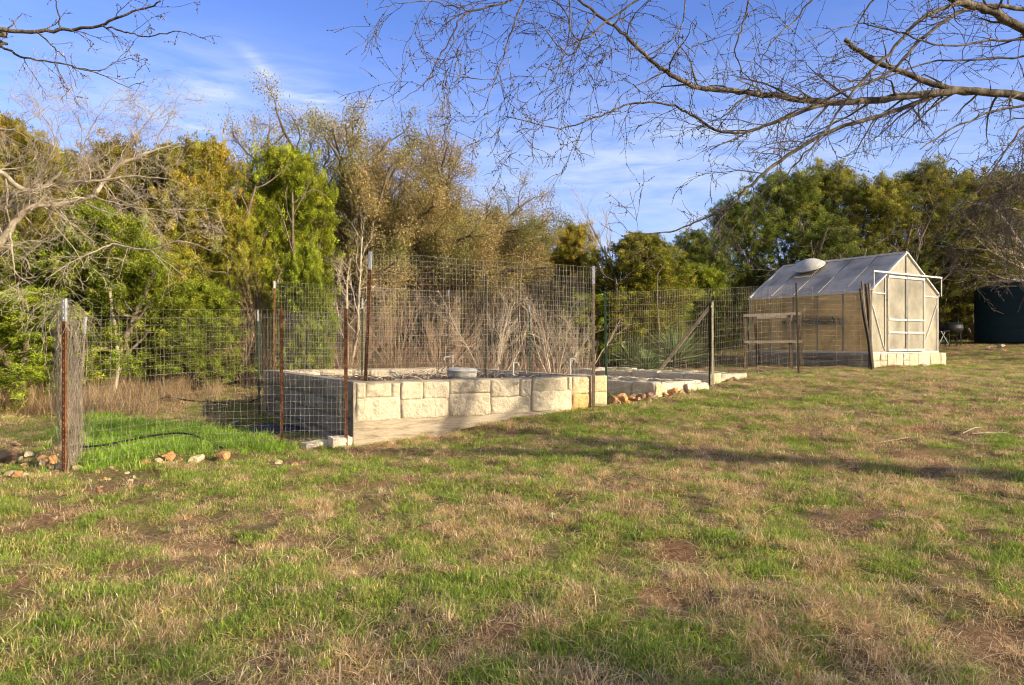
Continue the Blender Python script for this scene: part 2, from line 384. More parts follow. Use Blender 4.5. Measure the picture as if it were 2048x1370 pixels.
def gn_scatter(name, pts, rot, scl, idx, label):
    me = bpy.data.meshes.new(name); me.vertices.add(len(pts)); me.vertices.foreach_set('co', np.asarray(pts, np.float32).ravel())
    a = me.attributes.new('rot', 'FLOAT_VECTOR', 'POINT'); a.data.foreach_set('vector', np.asarray(rot, np.float32).ravel())
    a = me.attributes.new('scl', 'FLOAT_VECTOR', 'POINT'); a.data.foreach_set('vector', np.asarray(scl, np.float32).ravel())
    a = me.attributes.new('idx', 'INT', 'POINT'); a.data.foreach_set('value', np.asarray(idx, np.int32))
    o = obj(name, me)
    ng = bpy.data.node_groups.new(name + '_scatter', 'GeometryNodeTree')
    ng.interface.new_socket('Geometry', in_out='INPUT', socket_type='NodeSocketGeometry')
    ng.interface.new_socket('Geometry', in_out='OUTPUT', socket_type='NodeSocketGeometry')
    gi = ng.nodes.new('NodeGroupInput'); go = ng.nodes.new('NodeGroupOutput')
    ci = ng.nodes.new('GeometryNodeCollectionInfo'); ci.inputs[0].default_value = PROTO; ci.inputs['Separate Children'].default_value = True; ci.inputs['Reset Children'].default_value = True
    ip = ng.nodes.new('GeometryNodeInstanceOnPoints'); ip.inputs['Pick Instance'].default_value = True
    def na(nm, ty):
        n = ng.nodes.new('GeometryNodeInputNamedAttribute'); n.data_type = ty; n.inputs[0].default_value = nm
        return [s for s in n.outputs if s.enabled and s.name == 'Attribute'][0]
    L = ng.links.new
    L(gi.outputs[0], ip.inputs['Points']); L(ci.outputs[0], ip.inputs['Instance'])
    L(na('idx', 'INT'), ip.inputs['Instance Index']); L(na('rot', 'FLOAT_VECTOR'), ip.inputs['Rotation']); L(na('scl', 'FLOAT_VECTOR'), ip.inputs['Scale'])
    L(ip.outputs[0], go.inputs[0])
    md = o.modifiers.new('scatter', 'NODES'); md.node_group = ng
    return tag(o, label, 'grass', None, 'stuff')

# planter frame in plan
PA = np.array([-2.0, 8.6]); PB = np.array([1.42, 10.2]); PC = np.array([-4.45, 12.35]); PD = PB + PC - PA
def inside_quad(x, y, q, m=0):
    ins = np.ones(x.shape, bool)
    for i in range(4):
        a = q[i]; b = q[(i + 1) % 4]; e = b - a; e = e / np.hypot(*e)
        ins &= ((x - a[0]) * (-e[1]) + (y - a[1]) * e[0]) > -m
    return ins
PLANTER = [PA, PB, PD, PC]
# greenhouse frame
GC = np.array([8.73, 16.6]); GA = np.array([-1.86, 3.1]); GLEN = np.hypot(*GA); GA = GA / GLEN
GBv = np.array([2.67, 1.7]); GWID = np.hypot(*GBv); GBv = GBv / GWID
GH = [GC - GA * .1 - GBv * .1, GC + GBv * (GWID + .45) - GA * .1, GC + GBv * (GWID + .45) + GA * (GLEN + .1), GC + GA * (GLEN + .1) - GBv * .1]
# raised beds
bd = np.array([-2.53, 3.2]); bd = bd / np.hypot(*bd); bn = np.array([bd[1], -bd[0]])
BED1 = [np.array([2.3, 11.0]), np.array([2.3, 11.0]) + bn * 1.25, np.array([2.3, 11.0]) + bn * 1.25 + bd * 3.2, np.array([2.3, 11.0]) + bd * 3.2]
BED2 = [np.array([3.72, 12.75]), np.array([3.72, 12.75]) + bn * 1.2, np.array([3.72, 12.75]) + bn * 1.2 + bd * 3.8, np.array([3.72, 12.75]) + bd * 3.8]
LUSH = [W(145, 945, 6.75)[:2], W(520, 900, 8.0)[:2], W(430, 858, 9.9)[:2], W(180, 832, 11.2)[:2]]
HOSE = [(XD(p_, d_), d_) for p_, d_ in ((140, 9.0), (136, 8.5), (135, 8.2), (150, 7.8), (175, 7.72), (200, 7.7), (230, 7.9), (260, 8.1), (290, 8.4), (320, 8.6), (345, 8.67), (370, 8.7), (390, 8.55), (410, 8.3), (430, 8.0), (445, 7.7))]

def build_lawn():
    P = []; K = []
    def ring(y0, y1, dens):
        xm = .80 * y1 + 1.2
        n = int(dens * (y1 - y0) * 2 * xm)
        x = RNG.uniform(-xm, xm, n); y = RNG.uniform(y0, y1, n)
        k = np.abs(x) < .80 * y + 1.0
        return x[k], y[k]
    X = []; Y = []
    for y0, y1, dn in ((1.6, 4.5, 520), (4.5, 7, 400), (7, 10, 290), (10, 14, 180), (14, 20, 90), (20, 30, 36)):
        x, y = ring(y0, y1, dn); X.append(x); Y.append(y)
    x = np.concatenate(X); y = np.concatenate(Y)
    g = greenmask(x, y); b = baremask(x, y)
    keep = RNG.uniform(0, 1, len(x)) > b * .35
    clump = fbm(x * 3.3 + 5, y * 3.3, 77, 3)
    keep &= RNG.uniform(0, 1, len(x)) < np.clip(.35 + (clump - .36) * 4.2, .26, 1)
    for q in (PLANTER, GH, BED1, BED2): keep &= ~inside_quad(x, y, q, .03)
    # shaded earth behind the planter and left of the greenhouse is nearly bare
    behind = (y > 12.8) & (x > -4) & (x < 6.9 + (19.7 - y) * .6) & (y - 12.8 > (x - 1.42) * .37)
    keep &= ~(behind & (RNG.uniform(0, 1, len(x)) > .12))
    thatch_only = RNG.uniform(0, 1, len(x)) < np.clip(b * .9 + (.46 - clump) * 2.2, 0, .9)
    for rx, ry, rs in ROCKS:
        dd = np.hypot(x - rx, (y - ry) - .03); keep &= (dd > rs * 1.15) & ((dd > rs + .14) | (RNG.uniform(0, 1, len(x)) < .35) | (ry > y))
    x, y, g, clump, thatch_only = x[keep], y[keep], g[keep], clump[keep], thatch_only[keep]
    u = RNG.uniform(0, 1, len(x)); v = RNG.uniform(0, 1, len(x)); g = (.24 + g * .56) * np.clip(.62 + y * .09, .7, 1)
    idx = np.where(u < g, RNG.integers(0, 4, len(x)),
          np.where(u < g + .27, RNG.integers(4, 8, len(x)),
          np.where(v < .55, RNG.integers(12, 15, len(x)), RNG.integers(8, 12, len(x)))))
    idx = np.where(thatch_only, RNG.integers(12, 15, len(x)), idx)
    s = RNG.uniform(.65, 1.15, len(x)) * (.6 + .85 * clump)
    s = s * np.where(y > 9, 1.05, 1)
    z = gz(x, y) - .004
    rot = np.c_[RNG.normal(0, .12, len(x)), RNG.normal(0, .12, len(x)), RNG.uniform(0, 6.28, len(x))]
    wz = np.where(y > 9, 1.25, 1.0)
    scl = np.c_[s * wz, s * wz, s * np.where(y > 9, .9, 1)]
    print('lawn tufts', len(x))
    gn_scatter('lawn_grass', np.c_[x, y, z], rot, scl, idx, 'short patchy lawn of green and straw coloured grass tufts')
    # lush patch by the left fence
    n = 6500
    n = 11000; x = RNG.uniform(-7.6, -2, n); y = RNG.uniform(6.4, 11.6, n)
    k = inside_quad(x, y, LUSH, -.02) | (inside_quad(x, y, LUSH, .35) & (RNG.uniform(0, 1, n) < .25)) & ~inside_quad(x, y, PLANTER, .05)
    k &= RNG.uniform(0, 1, n) < np.clip((fbm(x * 1.7, y * 1.7, 91, 3) - .25) * 3, .15, 1); x, y = x[k], y[k]; s = RNG.uniform(.7, 1.35, len(x))
    kk = np.ones(len(x), bool)
    for rx, ry, rs in ROCKS: kk &= np.hypot(x - rx, (y - ry) + .05) > rs * 1.1 + .07
    for rx, ry in HOSE: kk &= (np.hypot(x - rx, y - ry + .06) > .17) | (RNG.uniform(0, 1, len(x)) < .25)
    x, y, s = x[kk], y[kk], s[kk]
    gn_scatter('tall_green_grass', np.c_[x, y, gz(x, y)], np.c_[np.zeros((len(x), 2)), RNG.uniform(0, 6.28, len(x))], np.c_[s, s, s * RNG.uniform(.6, 1.2, len(x))], np.where(RNG.uniform(0, 1, len(x)) < .22, RNG.integers(0, 8, len(x)), RNG.integers(15, 18, len(x))), 'lush bright green grass behind the wire fence')
    # tall dry grass along the trees at the left
    n = 900
    px = RNG.uniform(-60, 540, n); d = RNG.uniform(11.2, 15.5, n)
    x = (px - 1024) / F * d
    k = (px < 300) | (d > 13.2); k &= RNG.uniform(0, 1, n) < np.clip((fbm(x * .8, d * .8, 5) - .3) * 3.5, .05, 1)
    x, y = x[k], d[k]; s = RNG.uniform(.55, 1.15, len(x))
    gn_scatter('dry_grass', np.c_[x, y, gz(x, y)], np.c_[RNG.normal(0, .15, (len(x), 2)), RNG.uniform(0, 6.28, len(x))], np.c_[s * 1.2, s * 1.2, s], RNG.integers(18, 21, len(x)), 'tall dry tan grass along the foot of the junipers')
    # grass in the raised beds
    X = []; Y = []
    for q, n in ((BED1, 260), (BED2, 300)):
        u = RNG.uniform(.12, .88, n); v = RNG.uniform(.06, .95, n)
        X.append(q[0][0] + u * (q[1] - q[0])[0] + v * (q[3] - q[0])[0]); Y.append(q[0][1] + u * (q[1] - q[0])[1] + v * (q[3] - q[0])[1])
    x = np.concatenate(X); y = np.concatenate(Y)
    z = np.where(np.arange(len(x)) < 260, .70, .80)
    s = RNG.uniform(.6, 1.0, len(x))
    gn_scatter('bed_grass', np.c_[x, y, z], np.c_[np.zeros((len(x), 2)), RNG.uniform(0, 6.28, len(x))], np.c_[s, s, s], RNG.integers(0, 8, len(x)), 'green weeds growing in the low stone beds')

# ------------------------------------------------------------------ stones
def stone_slab(mb, o, U, V, Nn, w, h, th, tint=(1, 1, 1), rs=0, jag=.02):
    """pillowed rough stone: face spanned by U*w, V*h from o, standing out th along Nn"""
    r = np.random.default_rng(rs); nu = max(5, int(w / .03)); nv = max(4, int(h / .03))
    nu += 2; nv += 2; eu, ev = min(.006 / w, .1), min(.006 / h, .1)
    u = np.r_[0, np.linspace(eu, 1 - eu, nu - 1), 1]; v = np.r_[0, np.linspace(ev, 1 - ev, nv - 1), 1]; Ug, Vg = np.meshgrid(u, v)
    e = np.minimum(np.minimum(Ug * w, (1 - Ug) * w), np.minimum(Vg * h, (1 - Vg) * h))
    n1 = fbm(Ug * w * 9 + rs * 3.1, Vg * h * 9 + rs * 1.7, rs % 97, 3) - .5
    n2 = fbm(Ug * w * 4 + rs * 1.3, Vg * h * 4 - rs, (rs + 5) % 97, 3) - .5
    n3 = fbm(Ug * w * 4 - rs * 2.3, Vg * h * 4 + rs, (rs + 11) % 97, 3) - .5
    D = th * (.45 + .55 * np.clip(e / .03, 0, 1) ** .5) + n1 * jag * 2 * (e > .001)
    edge = (e < .002)
    # wobbly corners
    cu = (Ug - .5) * w; cv = (Vg - .5) * h
    corner = np.clip((np.abs(cu) / (w / 2)) ** 6 * (np.abs(cv) / (h / 2)) ** 6, 0, 1)
    cu = cu * (1 - .03 * corner) + n2 * .022; cv = cv * (1 - .05 * corner) + n3 * .022
    D = np.where(edge, -.008, D)
    Pp = np.asarray(o) + U * (w / 2) + V * (h / 2) + cu[..., None] * U + cv[..., None] * V + D[..., None] * Nn
    nx = nu + 1; i = np.arange(nv)[:, None] * nx + np.arange(nu)[None]
    f = np.stack([i, i + 1, i + nx + 1, i + nx], -1).reshape(-1, 4)
    mb.add(Pp.reshape(-1, 3), f, 0, tint)
def v3(p, z): return np.array([p[0], p[1], z])
ZT = CAMZ - .50   # top of the planter wall
def rowcut(total, rng, lo, hi):
    out = [0]
    while out[-1] < total - hi: out.append(out[-1] + rng.uniform(lo, hi))
    if total - out[-1] < lo and len(out) > 1: out.pop()
    return out + [total]

def build_planter():
    th = .2
    t = thing('stone_planter', 'large raised planter of mortared cream limestone blocks on a concrete footing', 'planter', v3(PA, 0))
    L = np.array(t.location)
    ex = (PB - PA); lf = np.hypot(*ex); ex = ex / lf; ey = (PC - PA); ls = np.hypot(*ey); ey = ey / ls
    X3 = np.array([*ex, 0]); Y3 = np.array([*ey, 0]); Z3 = np.array([0, 0, 1.]); nf = np.array([ex[1], -ex[0], 0]); nl = np.array([-ey[1], ey[0], 0])
    A = v3(PA, 0) - L
    # front wall, stones read off the photograph's wall face
    def u_of(px):
        k = (px - 1024) / F
        return (k * PA[1] - PA[0]) / (ex[0] - k * ex[1])
    def pz(px, py):
        d = PA[1] + u_of(px) * ex[1]; return CAMZ - (py - 685) / F * d
    zx = lambda X: 680 + X * .2734
    top = [(122, 180, 318, 420), (195, 372, 325, 416), (385, 437, 322, 416), (447, 603, 313, 431), (615, 796, 308, 424), (806, 1094, 295, 384), (1107, 1310, 292, 411), (1320, 1394, 290, 408),
           (1410, 1660, 281, 371), (1670, 1690, 279, 368), (1702, 1835, 276, 386), (1850, 1948, 266, 376)]
    low = [(122, 436, 427, 588), (450, 786, 434, 570), (801, 1097, 395, 550), (1104, 1388, 420, 535), (1404, 1688, 372, 515), (1702, 1835, 396, 500), (1848, 1948, 386, 470)]
    st = MB(); r = random.Random(3)
    for k, (a, b, c, d) in enumerate(top + low):
        a, b, c, d = zx(a), zx(b), zx(c), zx(d); u0, u1 = u_of(a - .8), u_of(b + .8)
        z1 = pz((a + b) / 2, c - 1.5); z0 = pz((a + b) / 2, d + 1.5)
        tn = (1, .98, .94) if k != len(top) + 5 else (1.0, .72, .42)
        if k in (10, 11, len(top) + 6): tn = (1, .9, .74)
        s = r.uniform(.9, 1.06)
        stone_slab(st, A + X3 * (u0 - .001) + Z3 * (z0 - .001), X3, Z3, nf, u1 - u0 + .002, z1 - z0 + .002, .018, tuple(q * s for q in tn), 10 + k)
    w = t
    def wall(nm, p, d, n, length, inner_len=None):
        """mortar core standing on a footing"""
        m = MB(); z0 = -.25
        m.box(p + Z3 * z0, d * length, -n * th, Z3 * (ZT - z0), 0)
        return m
    core = wall('f', A, X3, nf, lf)
    o = obj('front_wall', core.mesh('front_wall', M['mortar']), t)
    so = obj('wall_stones', st.mesh('wall_stones', M['stone'], True), o)
    ft = MB(); ft.box(A + nf * .012 - Z3 * .3 + X3 * -.0, X3 * (lf - .05), -nf * .011, Z3 * (CAMZ - .985 + .3), 0); obj('footing', ft.mesh('footing', M['footing']), t)
    rng = random.Random(5)
    def rows(mb, p, d, n, length, zt, zb, seed, tint=(1, 1, 1)):
        z = zt - .01
        while z - zb > .12:
            h = min(rng.uniform(.2, .27), z - zb); cuts = rowcut(length, rng, .28, .62)
            for a, b in zip(cuts[:-1], cuts[1:]):
                s = rng.uniform(.7, 1.1); seed += 1
                stone_slab(mb, p + d * (a + .008) + Z3 * (z - h + .008), d, Z3, n, b - a - .024, h - .02, .018, tuple(q * s for q in tint), seed)
            z -= h
    C = v3(PC, 0) - L; B = v3(PB, 0) - L; D = v3(PD, 0) - L
    # left wall
    m = MB(); m.box(A + Y3 * .0 - nf * th - Z3 * .25, Y3 * (ls - th * .0), -nl * th, Z3 * (ZT + .247), 0)
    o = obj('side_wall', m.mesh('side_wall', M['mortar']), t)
    sm = MB(); rows(sm, A + Y3 * .03, Y3, nl, ls - .05, ZT, -.02, 100, (.46, .47, .49)); obj('wall_stones', sm.mesh('left_stones', M['stone'], True), o)  # blue-grey tint puts this wall's shade into the stone colour
    # back wall: its inner face is seen
    m = MB(); m.box(C + X3 * .0 - Y3 * .0 - Z3 * .25, X3 * lf, Y3 * th, Z3 * (ZT + .244), 0); o = obj('back_wall', m.mesh('back_wall', M['mortar']), t)
    sm = MB(); rows(sm, C + X3 * .1, X3, -Y3, lf - .2, ZT, ZT - .3, 200); obj('wall_stones', sm.mesh('back_stones', M['stone'], True), o)
    # right wall
    nr = np.array([ey[1], -ey[0], 0])
    m = MB(); m.box(B - nf * th - Z3 * .25, Y3 * (ls - th), -nr * th, Z3 * (ZT + .24), 0); o = obj('side_wall', m.mesh('right_wall', M['mortar']), t)
    sm = MB(); rows(sm, B - nr * th + Y3 * .2, Y3, -nr, ls - .4, ZT, ZT - .3, 300, (.8, .8, .8)); rows(sm, B + Y3 * .05, Y3, nr, ls - .2, ZT, .3, 400); obj('wall_stones', sm.mesh('right_stones', M['stone'], True), o)  # inner face tinted grey, its shade put into the stone colour
    # earth
    nU, nV = 60, 70; u = np.linspace(.03, .97, nU); v = np.linspace(.03, .97, nV); Ug, Vg = np.meshgrid(u, v)
    Pp = A[None, None] + Ug[..., None] * X3 * lf + Vg[..., None] * Y3 * ls
    zz = ZT - .13 + (fbm(Ug * 9, Vg * 9, 4) - .5) * .16 + .05 * (1 - Vg)
    Pp[..., 2] = zz
    i = np.arange(nV - 1)[:, None] * nU + np.arange(nU - 1)[None]; f = np.stack([i, i + 1, i + nU + 1, i + nU], -1).reshape(-1, 4)
    me = mesh_np('earth', Pp.reshape(-1, 3), [f], True, np.ones((nU * nV, 3)), [M['soil']]); obj('earth', me, t)
    # dry stems and roots lying on the earth
    lines = []
    rr = np.random.default_rng(4)
    for _ in range(150):
        p = A + X3 * rr.uniform(.2, lf - .2) + Y3 * rr.uniform(.3, ls - .3); p[2] = ZT - .06 + rr.uniform(-.03, .02)
        a = rr.uniform(0, 6.28); ln = rr.uniform(.1, .5); pts = [p]
        for q in range(5):
            a += rr.normal(0, .5); pts.append(pts[-1] + np.array([math.cos(a), math.sin(a), rr.normal(.05, .35)]) * ln / 5)
        lines.append((np.array(pts), np.linspace(.006, .002, 6)))
    m = MB(); tubes_mb(m, lines); ds = obj('dry_stems', m.mesh('dry_stems', M['brush_pale']), t); ds['kind'] = 'stuff'
    for (px, py, dd) in ((800, 748, 10.2), (930, 745, 12.0), (885, 742, 12.4), (860, 748, 11)):
        lines = []
        c = W(px, py, dd) - L; c[2] = ZT - .04
        for q in range(12):
            a = rr.uniform(0, 6.28); pts = [c + rr.normal(0, .03, 3)]; up = rr.uniform(.1, .7)
            for k in range(5):
                a += rr.normal(0, .3); pts.append(pts[-1] + np.array([math.cos(a), math.sin(a), up - k * .25]) * rr.uniform(.06, .12))
            lines.append((np.array(pts), np.linspace(.011, .003, 6)))
        m = MB(); tubes_mb(m, lines); obj('dead_plant', m.mesh('dead_plant', M['brush_pale']), t)

build_planter()

def stone_block(name, label, p0, p1, width, z0, z1, seed, tint=(1, 1, 1), group=None, rest_up=0):
    """one rough sawn block lying between plan points p0,p1 (its front long edge), going back by width"""
    p0 = np.asarray(p0, float); p1 = np.asarray(p1, float); d = p1 - p0; L = np.hypot(*d); d = d / L; n = np.array([-d[1], d[0]])
    bpy_c = v3((p0 + p1) / 2 + n * width / 2, z0)
    nx, ny, nz = max(4, int(L / .06)), max(3, int(width / .06)), max(3, int((z1 - z0) / .05))
    mb = MB(); r = np.random.default_rng(seed)
    def P(u, v, w):
        x = (u - .5) * L; y = (v - .5) * width; z = w * (z1 - z0)
        # chamfer
        eu = np.minimum(u, 1 - u) * L; ev = np.minimum(v, 1 - v) * width; ew = (1 - w) * (z1 - z0)
        q = np.array([x * d[0] + y * n[0], x * d[1] + y * n[1], z])
        nn = mnoise.noise_vector(Vector(q * 5.0) + Vector((seed * 3.3, 0, 0))) * .03 + mnoise.noise_vector(Vector(q * 16.0) + Vector((seed * 1.3, 5, 0))) * .012
        ins = .012 * ((eu < .03) + (ev < .03) + (ew < .03) - 1) if ((eu < .03) + (ev < .03) + (ew < .03)) > 1 else 0
        q = q * (1 - ins * 2)
        return q + np.array(nn)
    def face(fn, a, b):
        g = [[fn(i / a, j / b) for i in range(a + 1)] for j in range(b + 1)]
        v = np.array(g).reshape(-1, 3); i = np.arange(b)[:, None] * (a + 1) + np.arange(a)[None]
        mb.add(v, np.stack([i, i + 1, i + a + 2, i + a + 1], -1).reshape(-1, 4), 0, tint)
    face(lambda a, b: P(a, 0, b), nx, nz); face(lambda a, b: P(1 - a, 1, b), nx, nz)
    face(lambda a, b: P(1, a, b), ny, nz); face(lambda a, b: P(0, 1 - a, b), ny, nz)
    face(lambda a, b: P(a, b, 1), nx, ny); face(lambda a, b: P(a, 1 - b, 0), nx, ny)
    o = obj(name, mb.mesh(name, M['stone'], True), None, bpy_c)
    return tag(o, label, 'stone', group)

def build_beds():
    r = random.Random(8)
    for bi, (q, zt, zb, nm, lab) in enumerate(((BED1, .79, .45, 'n', 'low stone edged bed beside the end of the tall limestone planter'), (BED2, .85, .5, 'f', 'long low stone edged bed running behind the green and cream fence post'))):
        t = thing('stone_bed', lab, 'raised bed', v3(q[0], 0)); L = np.array(t.location)
        k = 0
        for (a, b) in ((0, 3), (1, 2), (2, 3)):
            p, e = q[a], q[b]; d = e - p; ln = np.hypot(*d); d = d / ln; cuts = rowcut(ln, r, .4, .75)
            inw = np.array([-d[1], d[0]]) if a == 1 or a == 2 else np.array([d[1], -d[0]])
            mb = MB()
            for c0, c1 in zip(cuts[:-1], cuts[1:]):
                k += 1; s = r.uniform(.8, 1.02); sag = r.uniform(-.02, .015)
                o3 = v3(p + d * (c0 + .012), zb) - L; D3 = np.array([*d, 0]); I3 = np.array([*inw, 0]); Z3 = np.array([0, 0, 1.])
                out = -I3; hh = zt - zb + sag
                if a == 0: stone_slab(mb, o3, D3, Z3, out, c1 - c0 - .02, hh, .012, (s, s, s), 500 + bi * 50 + k)
                mb.box(o3 + I3 * .01, D3 * (c1 - c0 - .02), I3 * .17, Z3 * (hh - .012), 0, (s, s, s))
                stone_slab(mb, o3 + Z3 * (hh - .015), D3, I3, Z3, c1 - c0 - .02, .18, .015, (s, s, s), 600 + bi * 50 + k)
            obj('stone_edge', mb.mesh('stone_edge', M['stone'], True), t)
        m = MB(); c = [v3(x, zt - .09) - L for x in q]; m.add(c, [(0, 1, 2, 3)]); obj('earth', m.mesh('earth', M['soil']), t)
    # the lit end stones, each a block one could lift
    e1 = BED1[1] - BED1[0]; ex = e1 / np.hypot(*e1)
    G = 'loose limestone blocks at the ends of the low beds'
    stone_block('limestone_block', 'long cream end block of the near low bed', BED1[0] + ex * .22, BED1[0] + ex * .74, .22, .53, .79, 21, group=G)
    stone_block('limestone_block', 'short cream end block of the near low bed, next to its long one', BED1[0] + ex * .77, BED1[0] + ex * 1.18, .22, .56, .79, 22, group=G)
    stone_block('limestone_block', 'small upright orange tinged stone standing at the corner of the near low bed', BED1[0] + ex * .02 - bd * .02, BED1[0] + ex * .2, .2, .5, .78, 23, (1, .85, .66), group=G)
    p = W(1376, 785, 11.4)[:2]; stone_block('limestone_block', 'flat pale slab lying on the rubble beside the cream fence post', p, p + np.array([.42, .28]), .3, g1(*p) - .02, g1(*p) + .13, 24, group=G)
    e2 = BED2[1] - BED2[0]; e2 = e2 / np.hypot(*e2)
    stone_block('limestone_block', 'cream block split by a dark gap at the corner of the far low bed', BED2[0] + e2 * .08, BED2[0] + e2 * .32, .26, .6, .86, 25, (1, .92, .8), group=G)
    stone_block('limestone_block', 'long smooth cream end block of the far low bed', BED2[0] + e2 * .36, BED2[0] + e2 * 1.05, .24, .66, .84, 26, group=G)
    # two white stones at the planter corner
    p = W(612, 903, 8.2)[:2]; q = W(662, 896, 8.45)[:2]
    stone_block('limestone_block', 'flat white stone with tapered end leaning toward the rusty post', p, q, .14, g1(*p) - .02, g1(*p) + .09, 31, (1.2, 1.2, 1.2))
    p = W(664, 900, 8.3)[:2]; q = W(706, 898, 8.45)[:2]
    stone_block('limestone_block', 'chunky white stone against the planter corner', p, q, .14, g1(*p) - .02, g1(*p) + .12, 32, (1.2, 1.2, 1.2))
build_beds()

def rock(label, c, size, tint, seed, group):
    import bmesh
    bm = bmesh.new(); bmesh.ops.create_icosphere(bm, subdivisions=3, radius=1)
    r = random.Random(seed); pl = [(Vector((r.gauss(0, 1), r.gauss(0, 1), r.gauss(0, 1))).normalized(), r.uniform(.38, .72)) for _ in range(12)]
    for v in bm.verts:
        p = v.co.copy()
        for n, k in pl:
            e = p.dot(n) - k
            if e > 0: p -= n * e
        p += mnoise.noise_vector(p * 1.7 + Vector((seed, 0, 0))) * .12 + mnoise.noise_vector(p * 7 + Vector((seed, 2, 0))) * .06
        v.co = Vector((p.x * size[0], p.y * size[1], p.z * size[2]))
    me = bpy.data.meshes.new('rock'); bm.to_mesh(me); bm.free()
    at = me.color_attributes.new('tint', 'FLOAT_COLOR', 'POINT'); at.data.foreach_set('color', np.tile(np.array([*tint, 1], np.float32), len(me.vertices)))
    ROCKS.append((c[0], c[1], max(size))); me.materials.append(M['rock']); o = obj('rock', me, None, c); o.rotation_euler = (r.uniform(-.4, .4), r.uniform(-.4, .4), r.uniform(0, 6.28))
    return tag(o, label, 'rock', group)
ORANGE = (.80, .48, .24); PALE = (.72, .62, .48); BROWN = (.48, .33, .23)
ROCKS = []
def build_rocks():
    r = random.Random(12); s = 0
    # (px, py, depth, half size m, colour)
    left = [(448, 912, 7.35, .085, ORANGE, 'jagged orange rock where the black hose ends'), (400, 915, 7.3, .05, ORANGE, None), (392, 934, 7.15, .06, PALE, None), (360, 922, 7.2, .04, ORANGE, None), (335, 924, 7.2, .07, ORANGE, None), (315, 930, 7.1, .05, PALE, None),
            (288, 936, 7.05, .05, ORANGE, None), (328, 940, 7.0, .04, ORANGE, None), (170, 942, 6.8, .05, ORANGE, None), (150, 942, 6.75, .055, (.6, .5, .3), None), (120, 925, 6.9, .06, PALE, None), (108, 902, 7.1, .06, ORANGE, None),
            (95, 905, 7.1, .04, ORANGE, None), (60, 885, 7.5, .05, PALE, None), (80, 905, 7.2, .04, BROWN, None), (35, 985, 6.3, .05, ORANGE, None), (48, 988, 6.35, .03, PALE, None), (8, 905, 7.3, .11, BROWN, 'large brown boulder at the edge of the lawn past the rusty corner post'), (30, 940, 7.0, .04, BROWN, None),
            (155, 855, 8.3, .06, PALE, None), (118, 880, 7.8, .05, BROWN, None), (130, 890, 7.5, .05, PALE, None), (210, 985, 6.4, .03, ORANGE, None), (557, 928, 7.2, .04, PALE, None), (590, 933, 7.2, .03, ORANGE, None), (1104, 1044, 5.35, .03, (.75, .72, .66), 'small white stone alone in the middle of the lawn'),
            (50, 935, 6.9, .04, ORANGE, None), (85, 930, 6.9, .035, PALE, None), (140, 915, 7.0, .05, ORANGE, None), (20, 960, 6.6, .035, PALE, None), (100, 940, 6.8, .04, BROWN, None)]
    for px, py, d, sz, col, lab in left:
        s += 1; x, y = W(px, py, d)[:2]; k = r.uniform(.8, 1.15)
        sz *= 1.35; rock(lab or 'small rough rock in the rubble strip along the left wire fence', (x, y, g1(x, y) + sz * .35), (sz * r.uniform(.9, 1.5), sz * r.uniform(.8, 1.2), sz * r.uniform(.55, .85)), tuple(q * k for q in col), s, None if lab else 'rocks along the left fence')
    for q in range(34):
        px = r.choice([r.uniform(5, 130), r.uniform(20, 170), r.uniform(150, 300)]); py = r.uniform(868, 955) if px < 140 else r.uniform(935, 975); d = 1.26 * F / (py - 685) * r.uniform(.97, 1.03)
        s += 1; x, y = XD(px, d), d; sz = r.uniform(.018, .045); k = r.uniform(.7, 1.1); col = r.choice([ORANGE, PALE, BROWN, PALE])
        rock('small rough rock in the rubble strip along the left wire fence', (x, y, g1(x, y) + sz * .25), (sz * r.uniform(.9, 1.5), sz, sz * r.uniform(.5, .8)), tuple(v * k for v in col), s, 'rocks along the left fence')
    right = [(1222, 800, 10.35, .09), (1240, 788, 10.6, .10), (1236, 808, 10.3, .05), (1262, 800, 10.6, .07), (1250, 796, 10.5, .06), (1280, 795, 10.7, .08), (1275, 803, 10.5, .05), (1298, 782, 11.0, .09), (1285, 786, 10.9, .07), (1310, 790, 10.9, .05), (1320, 778, 11.2, .06),
             (1332, 784, 11.1, .05), (1345, 782, 11.2, .09), (1330, 792, 10.9, .04), (1360, 786, 11.2, .05), (1375, 788, 11.2, .05), (1230, 795, 10.5, .07), (1256, 806, 10.3, .05), (1300, 797, 10.6, .05), (1218, 790, 10.5, .06), (1268, 790, 10.8, .07), (1350, 790, 11.0, .04),
             (1395, 780, 11.6, .04), (1132, 822, 9.9, .04), (1160, 818, 10.0, .035), (1180, 816, 10.1, .04), (1023, 838, 9.4, .035), (1405, 778, 11.8, .05), (1440, 772, 12.3, .04), (1385, 790, 11.3, .04), (1366, 794, 11.0, .035), (1340, 800, 10.8, .04), (1520, 760, 13.4, .04), (1472, 762, 13.0, .06), (1460, 768, 12.9, .05), (1500, 762, 13.1, .05)]
    for px, py, d, sz in right:
        sz *= 1.25
        s += 1; x, y = W(px, py, d)[:2]; col = r.choice([ORANGE, ORANGE, (.55, .36, .22), BROWN, PALE]); k = r.uniform(.75, 1.1)
        rock('broken orange and buff rock in the rubble heap at the end of the planter wall', (x, y, g1(x, y) + sz * .35), (sz * r.uniform(.9, 1.3), sz * r.uniform(.8, 1.2), sz * r.uniform(.7, 1.1)), tuple(q * k for q in col), s, 'rubble rocks at the end of the planter')
